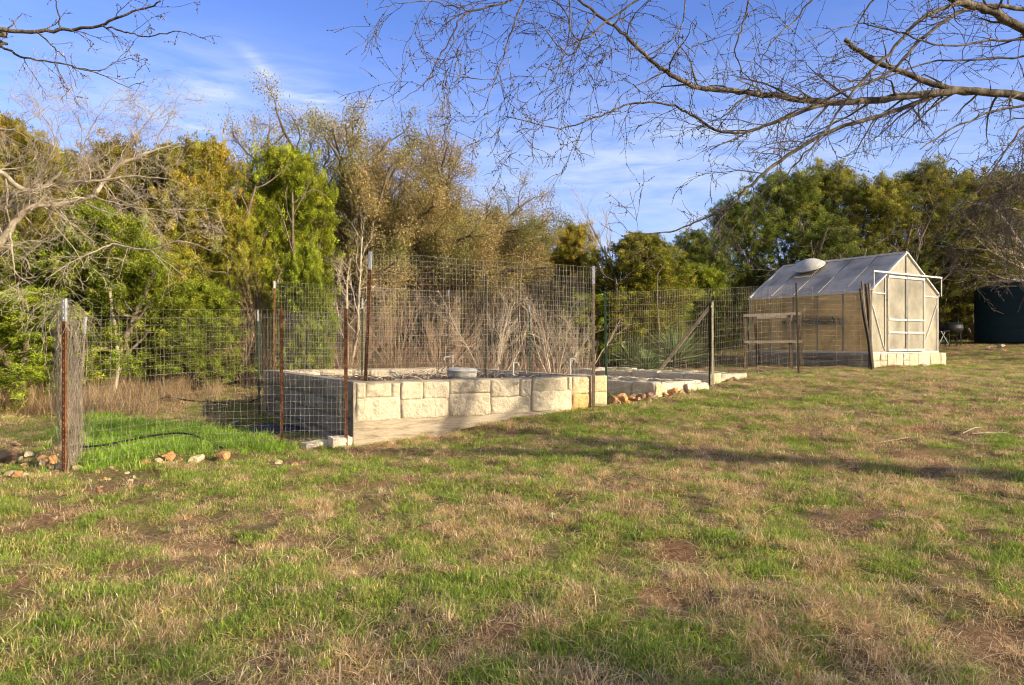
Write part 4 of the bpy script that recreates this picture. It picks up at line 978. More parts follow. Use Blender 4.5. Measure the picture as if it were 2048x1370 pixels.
# ------------------------------------------------------------------ trees
def rnd_perp(rng, d):
    v = rng.normal(0, 1, 3); v -= d * v.dot(d); return v / (np.linalg.norm(v) + 1e-9)
def grow(rng, start, d, length, rad, level, cfg, lines, tips):
    """recursive limbs; cfg per level: n segments, wander, tropism, children (lo, hi), child length ratio, angle, first child at"""
    c = cfg[level]; n = c['n']; pts = np.empty((n + 1, 3)); pts[0] = start; p = start.copy(); dd = d.copy(); step = length / n; dirs = [dd]
    wand = rng.normal(0, c['w'], (n, 3))
    for i in range(n):
        dd = dd + wand[i]; dd[2] += c['t']; dd = dd / math.sqrt(dd @ dd); p = p + dd * step; pts[i + 1] = p; dirs.append(dd)
    r = rad * (1 - np.linspace(0, 1, n + 1) * (1 - c['taper']))
    lines.append((pts, r))
    if level + 1 < len(cfg):
        nc = int(rng.integers(c['c'][0], c['c'][1] + 1))
        for k in range(nc):
            f = c['f'] + (1 - c['f']) * (k + rng.uniform(.1, .9)) / nc
            j = min(int(f * n), n - 1); q = pts[j] + (pts[j + 1] - pts[j]) * (f * n - j); bd_ = dirs[j]
            a = rng.normal(c['a'], .18); nd = bd_ * math.cos(a) + rnd_perp(rng, bd_) * math.sin(a); nd = nd / math.sqrt(nd @ nd)
            grow(rng, q, nd, length * c['r'] * rng.uniform(.6, 1.15) * (1 - .35 * f), max(r[j] * c.get('rr', .6), .0016), level + 1, cfg, lines, tips)
    if level >= len(cfg) - 2: tips.append((pts[-1], dirs[-1])); tips.append((pts[n // 2], dirs[n // 2]))

def sprays(rng, centers, per, spread, length, width, cols, outward, gloom=None, flat=.6):
    """many small leaf triangles round each centre; cols (N,3) per centre"""
    n = len(centers) * per
    c = np.repeat(centers, per, 0); off = rng.normal(0, 1, (n, 3)) * np.repeat(spread, per)[:, None] if np.ndim(spread) else rng.normal(0, spread, (n, 3))
    off[:, 2] *= flat + .2
    p = c + off
    d = np.repeat(outward, per, 0) * .8 + rng.normal(0, .6, (n, 3)); d /= np.linalg.norm(d, axis=1, keepdims=True) + 1e-9
    s = rng.normal(0, 1, (n, 3)); s -= d * (s * d).sum(1, keepdims=True); s /= np.linalg.norm(s, axis=1, keepdims=True) + 1e-9
    L = length * rng.uniform(.6, 1.4, (n, 1)); Wd = width * rng.uniform(.6, 1.4, (n, 1))
    V = np.stack([p - s * Wd / 2, p + s * Wd / 2, p + d * L], 1).reshape(-1, 3)
    col = np.repeat(cols, per, 0) * rng.uniform(.65, 1.3, (n, 1))
    return V, np.arange(n * 3).reshape(-1, 3), np.repeat(col, 3, 0)

def crown_mesh(name, V, Fc, T, m): return mesh_np(name, V, [Fc], False, T, [m])

def make_juniper(seed, H=5.2, Wd=3.4, bare=.09, green=(.33, .36, .05), tipc=(.54, .46, .08), nclump=1250, per=182, brown=.35, round_=False, trunks=3):
    rng = np.random.default_rng(seed); t = thing('juniper_tree', None, 'tree')
    lines = []; tips = []
    cfg = [dict(n=8, w=.10, t=.05, c=(9, 12), r=.42, a=.9, f=.12, taper=.25, rr=.5), dict(n=6, w=.2, t=.03, c=(4, 6), r=.5, a=.7, f=.2, taper=.3, rr=.5), dict(n=4, w=.3, t=0, c=(0, 0), r=.5, a=.7, f=.2, taper=.3)]
    for k in range(trunks):
        a = rng.uniform(0, 6.28); d = np.array([math.cos(a) * .28, math.sin(a) * .28, 1.]); d /= np.linalg.norm(d)
        grow(rng, np.array([math.cos(a) * .12, math.sin(a) * .12, -.1]), d, H * rng.uniform(.7, .88), .10, 0, cfg, lines, tips)
    mb = MB(); tubes_mb(mb, lines); obj('trunk', mb.mesh('trunk', M['bark_mid'], True), t)
    # lumpy envelope made of lobes
    nl = 16; lob = []
    for k in range(nl):
        h = bare + (1 - bare) * ((k + rng.uniform(0, 1)) / nl); a = rng.uniform(0, 6.28)
        prof = (math.sin(math.pi * min(1, .18 + .82 * (h - bare) / (1 - bare))) ** (.45 if round_ else .7))
        rr = Wd / 2 * prof * rng.uniform(.35, .75)
        lob.append((np.array([math.cos(a) * rr, math.sin(a) * rr, h * H * .9 + .1]), Wd * rng.uniform(.15, .26) * (.6 + .5 * prof)))
    lob.append((np.array([0, 0, H * .88]), Wd * .13)); lob.append((np.array([Wd * .1, -.1, H * .78]), Wd * .2)); lob.append((np.array([-Wd * .13, .1, H * .7]), Wd * .22))
    cs = []; outs = []; bright = []
    for i in range(nclump):
        c, r = lob[rng.integers(0, len(lob))]; u = rng.normal(0, 1, 3); u /= np.linalg.norm(u); u[2] = u[2] * .9 + .15
        q = rng.uniform(.35, 1.08) ** .6; p = c + u * r * q * np.array([1, 1, 1.15])
        p += mnoise.noise_vector(Vector(p * 1.4)) * np.float64(.25) if False else 0
        if p[2] < .05: p[2] = .05 + rng.uniform(0, .2)
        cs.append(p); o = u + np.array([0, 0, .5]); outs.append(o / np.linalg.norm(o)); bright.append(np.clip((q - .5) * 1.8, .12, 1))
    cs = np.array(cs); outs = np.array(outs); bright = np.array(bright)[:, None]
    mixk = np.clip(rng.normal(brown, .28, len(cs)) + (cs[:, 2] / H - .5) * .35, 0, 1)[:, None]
    cols = (np.array(green) * (1 - mixk) + np.array(tipc) * mixk) * (.45 + .65 * bright) * rng.uniform(.75, 1.25, (len(cs), 1))  # inner clumps darker: the crown's inner shade is put into the tint
    # each clump is broken into upright fingers so the outline is feathery
    sub = 13; pd = outs + rng.normal(0, .45, outs.shape) + np.array([0, 0, .1]); pd /= np.linalg.norm(pd, axis=1, keepdims=True)
    pl = np.tile(np.linspace(0, 1, sub), len(cs)) ** .8; ln = np.repeat(rng.uniform(.14, .30, len(cs)), sub)
    c2 = np.repeat(cs, sub, 0) + np.repeat(pd, sub, 0) * (pl * ln)[:, None] + rng.normal(0, 1, (len(cs) * sub, 3)) * (.085 * (1.1 - .8 * pl))[:, None]
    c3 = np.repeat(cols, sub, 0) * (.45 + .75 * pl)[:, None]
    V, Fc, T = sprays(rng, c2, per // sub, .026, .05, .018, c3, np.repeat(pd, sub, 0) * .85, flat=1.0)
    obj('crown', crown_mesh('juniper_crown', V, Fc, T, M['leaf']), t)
    return t
def make_oak(seed, H=7, spreadang=.75, leafcols=((.34, .28, .10), (.40, .31, .14), (.27, .26, .09)), perleaf=6, leafL=.032, bark='bark_mid', depth=5, dense=1.0, trunk_len=.3):
    rng = np.random.default_rng(seed); t = thing('oak_tree', None, 'tree'); lines = []; tips = []
    cfg = [dict(n=6, w=.10, t=.02, c=(5, 6), r=1.65, a=.9, f=.45, taper=.6, rr=.6), dict(n=8, w=.16, t=.045, c=(10, 13), r=.40, a=.8, f=.28, taper=.25, rr=.5),
           dict(n=6, w=.25, t=.03, c=(6, 8), r=.5, a=.75, f=.15, taper=.35, rr=.5), dict(n=5, w=.3, t=.02, c=(5, 7), r=.55, a=.75, f=.15, taper=.4, rr=.55), dict(n=3, w=.35, t=0, c=(0, 0), r=.5, a=.7, f=.1, taper=.5)]
    th_ = H * .26; tp_ = np.array([0., 0, th_]); lines.append((np.array([(0, 0, -.15), (.05, .02, th_ * .35), (-.03, .04, th_ * .7), tp_ + (0, 0, .15)]), np.array([1.25, 1, .85, .7]) * H * .024))
    rx = H * .46; rz = H * .66; nlimb = 30
    for k in range(nlimb):
        e = math.asin(.06 + .92 * (k + .5) / nlimb); a = k * 2.39996 + rng.normal(0, .25); d = np.array([math.cos(a) * math.cos(e), math.sin(a) * math.cos(e), math.sin(e)])
        L_ = 1 / math.sqrt((math.cos(e) / rx) ** 2 + (math.sin(e) / rz) ** 2) * rng.uniform(.62, .86)
        st_ = np.array([0, 0, th_ * rng.uniform(.75, 1.05)]); cc = dict(cfg[1]); cc['w'] = .17; cc['t'] = .0; cc['c'] = (8, 10)
        grow(rng, st_, d, L_, H * .0105 * rng.uniform(.6, 1.3), 0, [cc] + cfg[2:], lines, tips)
    mb = MB(); tubes_mb(mb, lines); obj('trunk', mb.mesh('oak_trunk', M[bark], True), t)
    if perleaf:
        cs = np.array([q[0] for q in tips]); outs = np.array([q[1] for q in tips]); keep = rng.uniform(0, 1, len(cs)) < dense; cs, outs = cs[keep], outs[keep]
        lc = np.array(leafcols); reg = np.array([mnoise.noise(Vector(c * .7)) for c in cs]); k = np.clip(((reg + .5) * len(lc)).astype(int), 0, len(lc) - 1)
        cols = lc[k] * rng.uniform(.7, 1.3, (len(cs), 1))
        V, Fc, T = sprays(rng, cs, perleaf, .075, leafL, leafL * .6, cols, outs, flat=1)
        obj('crown', crown_mesh('oak_crown', V, Fc, T, M['leaf']), t)
    ex = np.vstack([l[0] for l in lines]); t['_h'] = float(ex[:, 2].max()); t['_w'] = float(np.percentile(np.abs(ex[:, :2]), 97) * 2)
    print('oak', len(lines), 'tips', len(tips), t['_h'], t['_w'])
    return t
def make_bare(name, seed, H, rad, bark, cfg, trunks=1, spread=.3, cat='tree', part='trunk'):
    rng = np.random.default_rng(seed); t = thing(name, None, cat); lines = []; tips = []
    for k in range(trunks):
        a = rng.uniform(0, 6.28); s = spread * rng.uniform(.3, 1.2); d = np.array([math.cos(a) * s, math.sin(a) * s, 1.]); d /= np.linalg.norm(d)
        grow(rng, np.array([math.cos(a) * .05, math.sin(a) * .05, -.1]), d, H * rng.uniform(.75, 1.05), rad * rng.uniform(.7, 1.1), 0, cfg, lines, tips)
    mb = MB(); tubes_mb(mb, lines); obj(part, mb.mesh(part, M[bark], True), t)
    ex = np.vstack([l[0] for l in lines]); t['_h'] = float(ex[:, 2].max()); t['_w'] = float(np.percentile(np.abs(ex[:, :2]), 97) * 2)
    print(name, len(lines), t['_h'], t['_w'])
    return t

PROT = {}
def place(kind, px, d, H, Wd, label, group=None, rz=None, wx=None):
    """first use moves the tree itself, later uses copy it with its trunk and crown"""
    src, used, h0, w0 = PROT[kind]
    o = src if not used else copy_tree(src); PROT[kind][1] = True
    x = XD(px, d); o.location = (x, d, g1(x, d)); o.scale = (Wd / w0, Wd / w0, H / h0); o.rotation_euler = (0, 0, RNG.uniform(0, 6.28) if rz is None else rz)
    tag(o, label, 'shrub' if 'shrub' in src.name or 'brush' in src.name else 'tree', group); return o
def reg(kind, t, h=None, w=None):
    PROT[kind] = [t, False, h or t['_h'], w or t['_w']]
    for k in ('_h', '_w'):
        if k in t: del t[k]
reg('jun1', make_juniper(1), 5.2, 3.3)
reg('jun2', make_juniper(2, brown=.5, green=(.30, .33, .05), tipc=(.54, .41, .08)), 5.2, 3.3)
reg('jun3', make_juniper(3, H=5.6, Wd=2.8, bare=.42, brown=.2, green=(.38, .45, .05), tipc=(.54, .54, .07), round_=True, nclump=900), 5.6, 2.8)
reg('jun4', make_juniper(4, H=3.2, Wd=2.6, nclump=760, brown=.12, green=(.32, .40, .05), tipc=(.50, .50, .07)), 3.2, 2.6)
reg('dark1', make_juniper(5, H=6.0, Wd=4.0, bare=.12, brown=.12, green=(.24, .30, .07), tipc=(.44, .44, .09), nclump=1000, round_=True), 6.0, 4.0)
reg('dark2', make_juniper(6, H=6.0, Wd=4.0, bare=.15, brown=.5, green=(.26, .32, .07), tipc=(.54, .46, .10), nclump=1000), 6.0, 4.0)
reg('oak1', make_oak(11)); reg('oak2', make_oak(12)); reg('oakthin', make_oak(13, perleaf=3, dense=.5, bark='bark_pale'))
bt = [dict(n=8, w=.09, t=.02, c=(8, 11), r=.5, a=.6, f=.25, taper=.3, rr=.5), dict(n=7, w=.2, t=.02, c=(6, 9), r=.5, a=.65, f=.15, taper=.3, rr=.5), dict(n=5, w=.28, t=0, c=(4, 6), r=.5, a=.7, f=.15, taper=.4, rr=.6), dict(n=3, w=.3, t=0, c=(0, 0), r=.5, a=.7, f=.1, taper=.5)]
reg('bare1', make_bare('bare_tree', 21, 4.5, .07, 'bark_pale', bt, 2, .25)); reg('bare2', make_bare('bare_tree', 22, 4.5, .06, 'bark_pale', bt, 3, .4))
sh = [dict(n=6, w=.1, t=.02, c=(6, 9), r=.5, a=.45, f=.2, taper=.35, rr=.6), dict(n=5, w=.18, t=.04, c=(5, 8), r=.5, a=.5, f=.1, taper=.4, rr=.65), dict(n=3, w=.2, t=.03, c=(0, 0), r=.5, a=.5, f=.1, taper=.5)]
reg('shrub1', make_bare('bare_shrub', 31, 2.0, .015, 'brush_pale', sh, 9, .6, 'shrub', 'stems')); 
reg('brush1', make_bare('dead_brush_shrub', 32, 2.6, .017, 'brush', sh, 18, .6, 'shrub', 'stems')); reg('brush2', make_bare('dead_brush_shrub', 33, 2.6, .016, 'brush', sh, 18, .8, 'shrub', 'stems'))

def topH(py, d, px): return CAMZ + (685 - py) / F * d - g1(XD(px, d), d)
print('OAKDIM', PROT['oak1'][2:], PROT['oak2'][2:])
G1 = 'junipers along the left side'
def P_(kind, px, d, ytop, wpx, label, **k):
    H = topH(ytop, d, px); Wd = wpx / F * d
    if kind in ('oak1', 'oak2'): Wd = PROT[kind][3] * H / PROT[kind][2] * wpx / 400     # oaks keep their round proportions
    place(kind, px, d, H, Wd, label, **k)
P_('jun2', 10, 14.5, 235, 260, 'tall juniper with a brown pointed tip rising behind the pale bare limb')
P_('jun1', 110, 17, 298, 300, 'broad juniper second in the row behind the vine wrapped post')
P_('jun2', 235, 17.5, 288, 290, 'yellowish juniper with several brown tips above the wire fence')
P_('jun1', 345, 18, 292, 260, 'juniper just left of the gap below the sparse oak top', rz=2.1)
P_('jun2', 415, 16.8, 285, 250, 'large golden green juniper beside the rounded bright one', rz=4)
P_('jun4', 195, 13.4, 425, 300, 'young bright green juniper with a pointed top in front of the row')
P_('jun4', 40, 12.2, 590, 330, 'low spreading juniper bush at the dry grass left of the vine wrapped post')
P_('jun1', 285, 15.2, 470, 330, 'mid height juniper with drooping boughs behind the wire fence', rz=3.3)
P_('jun4', 400, 14.8, 575, 230, 'small juniper with low boughs touching the dry grass', rz=1.2)
P_('jun1', 482, 16.4, 425, 150, 'narrow juniper between the tall row and the dead brush', rz=5)
P_('jun3', 588, 17.5, 288, 195, 'tall rounded bright green juniper with bare lower trunk')
P_('jun4', 612, 15.2, 505, 135, 'small upright juniper behind the back left corner of the planter', rz=2.2)
P_('jun2', 1150, 22, 450, 145, 'brown tipped juniper beyond the right end of the tall fence', rz=1)
P_('jun1', 1285, 20.5, 468, 250, 'wide juniper standing behind the yuccas', rz=2.8)
P_('jun4', 1195, 20.5, 590, 200, 'low green juniper behind the pale bare shrubs', rz=3.9)
P_('jun4', 1395, 21.5, 540, 170, 'low juniper right of the yuccas by the slanting brace', rz=.4)
P_('dark1', 1390, 25, 462, 190, 'small dark leafy tree rising behind the junipers next to the greenhouse trees')
P_('dark1', 1470, 26, 405, 230, 'dark round crowned tree left of the greenhouse roof', rz=2)
P_('dark1', 1570, 25.5, 345, 270, 'tall dark leafy tree right behind the roof dome', rz=4)
P_('dark2', 1650, 28, 325, 290, 'tallest green tree behind the greenhouse ridge')
P_('dark2', 1735, 26, 352, 270, 'olive green tree behind the greenhouse gable', rz=2.4)
P_('dark2', 1860, 27.5, 322, 300, 'brown tipped juniper tree between the greenhouse and the water tank', rz=3.6)
P_('dark2', 1965, 27.5, 340, 290, 'broad juniper tree directly behind the water tank', rz=5.1)
P_('dark1', 2090, 28.5, 330, 330, 'dark tree at the far side of the water tank', rz=1.1)
P_('jun1', -120, 15.5, 270, 300, 'juniper at the far end of the left row', rz=.7)
P_('jun2', -260, 16, 260, 320, 'outermost juniper of the left row', rz=1.7)
P_('oak1', 722, 20.5, 212, 370, 'tallest sparse oak with olive brown leaves behind the planter', rz=.3)
P_('oak2', 905, 22, 218, 430, 'wide sparse oak with golden brown crown and dark forked limbs')
P_('oak1', 590, 26, 335, 420, 'oak whose brown crown shows above the rounded bright juniper', rz=2.5)
P_('oakthin', 430, 22, 205, 280, 'thin nearly leafless oak top above the golden juniper')
P_('oak2', 1045, 25, 440, 440, 'small grey olive oak at the right foot of the wide oak', rz=3)
P_('oak1', 975, 25, 370, 420, 'low oak filling the gap behind the wide oak', rz=4.2)
P_('bare1', 690, 17.2, 370, 230, 'grey bare tree in front of the tallest oak')
P_('bare2', 1240, 21.5, 385, 240, 'slender bare tree rising above the wide juniper')
P_('bare2', 1700, 23, 400, 240, 'pale bare tree in front of the greenhouse backdrop trees', rz=1)
P_('bare1', 1985, 27.5, 370, 330, 'spreading bare tree standing behind the water tank', rz=2)
P_('bare2', 2150, 23.5, 270, 520, 'dense twiggy bare tree hanging over the water tank', rz=3)
P_('bare1', 2330, 19, 200, 620, 'tall bare tree at the outer side of the water tank', rz=.5)
P_('shrub1', 985, 15.2, 545, 190, 'pale bare shrub with forked white stem behind the dark middle post')
P_('shrub1', 1110, 15.6, 560, 190, 'broad pale bare shrub behind the right side of the tall fence', rz=2)
P_('shrub1', 1165, 16.4, 600, 150, 'smaller pale bare shrub next to the end post of the tall fence', rz=4)
P_('brush1', 490, 15.4, 560, 150, 'brown dead brush thicket under the narrow juniper')
P_('brush2', 545, 16, 475, 150, 'tall reddish brown brush below the rounded juniper')
P_('brush1', 440, 15.6, 600, 170, 'tangled brown brush above the dry grass bank', rz=2)
P_('brush2', 690, 17, 560, 200, 'brown brush at the foot of the grey bare tree', rz=3)
P_('brush1', 790, 18, 540, 220, 'brown brush behind the middle of the planter', rz=4)
P_('brush2', 880, 18.5, 555, 210, 'brown brush behind the back right corner of the planter', rz=1)
P_('brush2', 600, 17, 600, 160, 'thin brown brush around the small upright juniper', rz=5)
P_('brush1', 1350, 22, 600, 200, 'brown brush behind the yuccas', rz=.5)

P_('dark2', 650, 27, 470, 260, 'dark low evergreen seen through the oak trunks, nearest the upright juniper', rz=1.3)
P_('dark1', 800, 27.5, 500, 280, 'dark low evergreen seen through the oak trunks behind the middle of the planter', rz=2.6)
P_('dark2', 950, 27, 480, 280, 'dark low evergreen seen behind the back right corner of the planter', rz=3.9)
P_('dark1', 1080, 27, 500, 240, 'dark low evergreen behind the pale bare shrubs', rz=5.2)
# yuccas
def make_yucca(seed, r0, n):
    rng = np.random.default_rng(seed); u = rng.normal(0, 1, (n, 3)); u[:, 2] = np.abs(u[:, 2]) * 1.1 + .05; u /= np.linalg.norm(u, axis=1, keepdims=True)
    L = r0 * rng.uniform(.75, 1.1, (n, 1)); s = np.cross(u, rng.normal(0, 1, (n, 3))); s /= np.linalg.norm(s, axis=1, keepdims=True)
    c = np.array([0, 0, .12]); p0 = c + u * .04; p1 = c + u * L * .5; p2 = c + u * L; p2[:, 2] -= .06 * L[:, 0]; w = .012
    V = np.stack([p0 - s * w, p0 + s * w, p1 + s * w * .8, p1 - s * w * .8, p2], 1).reshape(-1, 3); o = np.arange(n)[:, None] * 5
    col = np.array([(.14, .24, .10), (.24, .34, .13), (.42, .44, .2)])[rng.integers(0, 3, n)] * rng.uniform(.7, 1.2, (n, 1))
    return mesh_np('yucca', V, [o + np.array([0, 1, 2, 3]), o + np.array([3, 2, 4])], False, np.repeat(col, 5, 0), [M['leaf']])
for i, (px, d, r0, n, lab) in enumerate(((1292, 17.0, .62, 420, 'small light green yucca in front of the two big dark ones'), (1262, 19.5, 1.1, 520, 'big dark green yucca behind the small light one'), (1350, 19.0, 1.25, 560, 'biggest dark spiky yucca by the slanting timber brace'))):
    b = on_ground(px, d); tag(obj('yucca_plant', make_yucca(40 + i, r0, n), None, b), lab, 'plant')

# far woodland and undergrowth (masses nobody could count)
def build_masses():
    rng = np.random.default_rng(9); n = 4200
    a = rng.uniform(-1, 1, n); d = rng.uniform(30, 44, n); x = a * d * 1.15; hgt = rng.uniform(0, 1, n) ** 1.3 * (2.4 + 2.2 * vn(x * .25, d * .3, 5)) 
    c = np.c_[x, d, gz(x, d, False) + hgt]
    cols = np.array([(.06, .10, .025), (.12, .13, .035), (.16, .12, .06)])[rng.integers(0, 3, n)] * rng.uniform(.6, 1.2, (n, 1))
    V, Fc, T = sprays(rng, c, 34, .5, .26, .15, cols, np.tile([0, 0, 1.], (n, 1)), flat=1)
    tag(obj('woodland', crown_mesh('woodland', V, Fc, T, M['leaf'])), 'distant mixed woodland behind the trees', 'woodland', None, 'stuff')
    lines = []; n = 5200
    px = rng.uniform(-150, 1480, n); d = rng.uniform(15.6, 22, n); x = (px - 1024) / F * d; z = gz(x, d)
    hh = rng.uniform(.25, 1.1, n) * (.4 + .9 * vn(x * .6, d * .6, 3))
    k = (px < 1200) | (rng.uniform(0, 1, n) < .35); k &= ~((px > 1180) & (d < 18.5))
    for i in np.where(k)[0]:
        p = np.array([x[i], d[i], z[i] - .05]); dr = rng.normal(0, .45, 3); dr[2] = 1; st = hh[i] / 4; pts = [p]
        for j in range(4): dr = dr + rng.normal(0, .22, 3); pts.append(pts[-1] + dr / np.linalg.norm(dr) * st * 1.2)
        lines.append((np.array(pts), np.linspace(.009, .003, 5)))
    mb = MB(); tubes_mb(mb, lines); tag(obj('undergrowth', mb.mesh('undergrowth', M['brush'])), 'low dead brown undergrowth beneath the oaks', 'undergrowth', None, 'stuff')
build_masses()

# ------------------------------------------------------------------ trees close to the camera: limbs read off the photo, twigs grown
def spline(P, per=6):
    P = np.array(P, float); out = []
    for i in range(len(P) - 1):
        p0, p1, p2, p3 = P[max(i - 1, 0)], P[i], P[i + 1], P[min(i + 2, len(P) - 1)]
        for k in range(per):
            s = k / per; out.append(.5 * ((2 * p1) + (-p0 + p2) * s + (2 * p0 - 5 * p1 + 4 * p2 - p3) * s * s + (-p0 + 3 * p1 - 3 * p2 + p3) * s ** 3))
    out.append(P[-1]); return np.array(out)
def twigs(rng, path, rads, dens, length, lines, buds, droop=-.05, level=0, maxl=2, budn=True, start=.0):
    seg = np.linalg.norm(np.diff(path, axis=0), axis=1); cum = np.r_[0, np.cumsum(seg)]; L = cum[-1]; n = max(1, int(L * dens)); nseg = 7 if level == 0 else 5
    for k in range(n):
        s = L * (start + (1 - start) * (k + rng.uniform(0, 1)) / n); j = min(np.searchsorted(cum, s) - 1, len(seg) - 1); j = max(j, 0)
        q = path[j] + (path[j + 1] - path[j]) * ((s - cum[j]) / (seg[j] + 1e-9)); t = (path[j + 1] - path[j]) / (seg[j] + 1e-9)
        a = rng.uniform(.5, 1.15); d = t * math.cos(a) + rnd_perp(rng, t) * math.sin(a)
        ln = length * rng.uniform(.45, 1.3) * (1 - .3 * s / L); st = ln / nseg; pts = [q]; p = q
        for i in range(nseg):
            d = d + rng.normal(0, .16, 3); d[2] += droop; d = d / math.sqrt(d @ d); p = p + d * st; pts.append(p)
        pts = np.array(pts); r0 = max(min(rads[j] * .42, .012 if level == 0 else .004), .0022); rr = np.linspace(r0, .0014, nseg + 1)
        lines.append((pts, rr))
        if budn and rng.uniform() < .95:
            for i in range(1, nseg + 1):
                if rng.uniform() < .45: buds.append(pts[i] + rng.normal(0, .0025, 3))
        if level + 1 < maxl: twigs(rng, pts, rr, dens * (1.6 if level == 0 else .9), length * .42, lines, buds, droop, level + 1, maxl, budn, .1)
def bud_mesh(mb, buds, rng, size=.0042):
    b = np.array(buds); n = len(b)
    o = np.array([(1, 0, 0), (-1, 0, 0), (0, 1, 0), (0, -1, 0), (0, 0, 1.3), (0, 0, -1.3)]) * size
    V = b[:, None] + o[None] * rng.uniform(.6, 1.5, (n, 1, 1)); f = np.array([(0, 2, 4), (2, 1, 4), (1, 3, 4), (3, 0, 4), (2, 0, 5), (1, 2, 5), (3, 1, 5), (0, 3, 5)])
    mb.add(V.reshape(-1, 3), (f[None] + np.arange(n)[:, None, None] * 6).reshape(-1, 3))
def near_tree(name, label, base, trunk, limbs, bark, twigbark, seed, dens, length, droop, budn=True, maxl=2, up=None):
    """limbs: list of (points [(px,py,depth)], radius start, radius end, density factor)"""
    rng = np.random.default_rng(seed); t = thing(name, label, 'tree', base); o = np.array(base, float)
    T = spline(np.array(trunk, float)); mb = MB(); rt = np.linspace(trunk_r[0], trunk_r[1], len(T)); mb.tube(T - o, rt, 12)
    obj('trunk', mb.mesh('trunk', M[bark], True), t)
    lm = MB(); lines = []; buds = []
    for pts, r0, r1, df in limbs:
        P = spline([W(*p) if len(p) == 3 else np.array(p[:3], float) for p in pts]); P[1:-1] += rng.normal(0, .005, (len(P) - 2, 3)); r0 = r0 * (.7 if r0 < .1 else 1); r1 = r1 * .85; rr = np.linspace(r0, r1, len(P))
        lm.tube(P - o, rr, 8)
        if df > 0: twigs(rng, P - o, rr, dens * df, length, lines, buds, droop, 0, maxl, budn, .05)
    obj('limbs', lm.mesh('limbs', M[bark], True), t)
    tw = MB(); tubes_mb(tw, lines, lambda r: 3 if r < .006 else 5)
    if buds: bud_mesh(tw, buds, rng)
    obj('twigs', tw.mesh('twigs', M[twigbark], True), t); print(name, len(lines), len(buds)); return t
TB = np.array([10.3, 3.05, g1(10.3, 3.05) - .1])
trunk_r = (.21, .13)
H3 = lambda x, y, z: (x, y, z, 0)
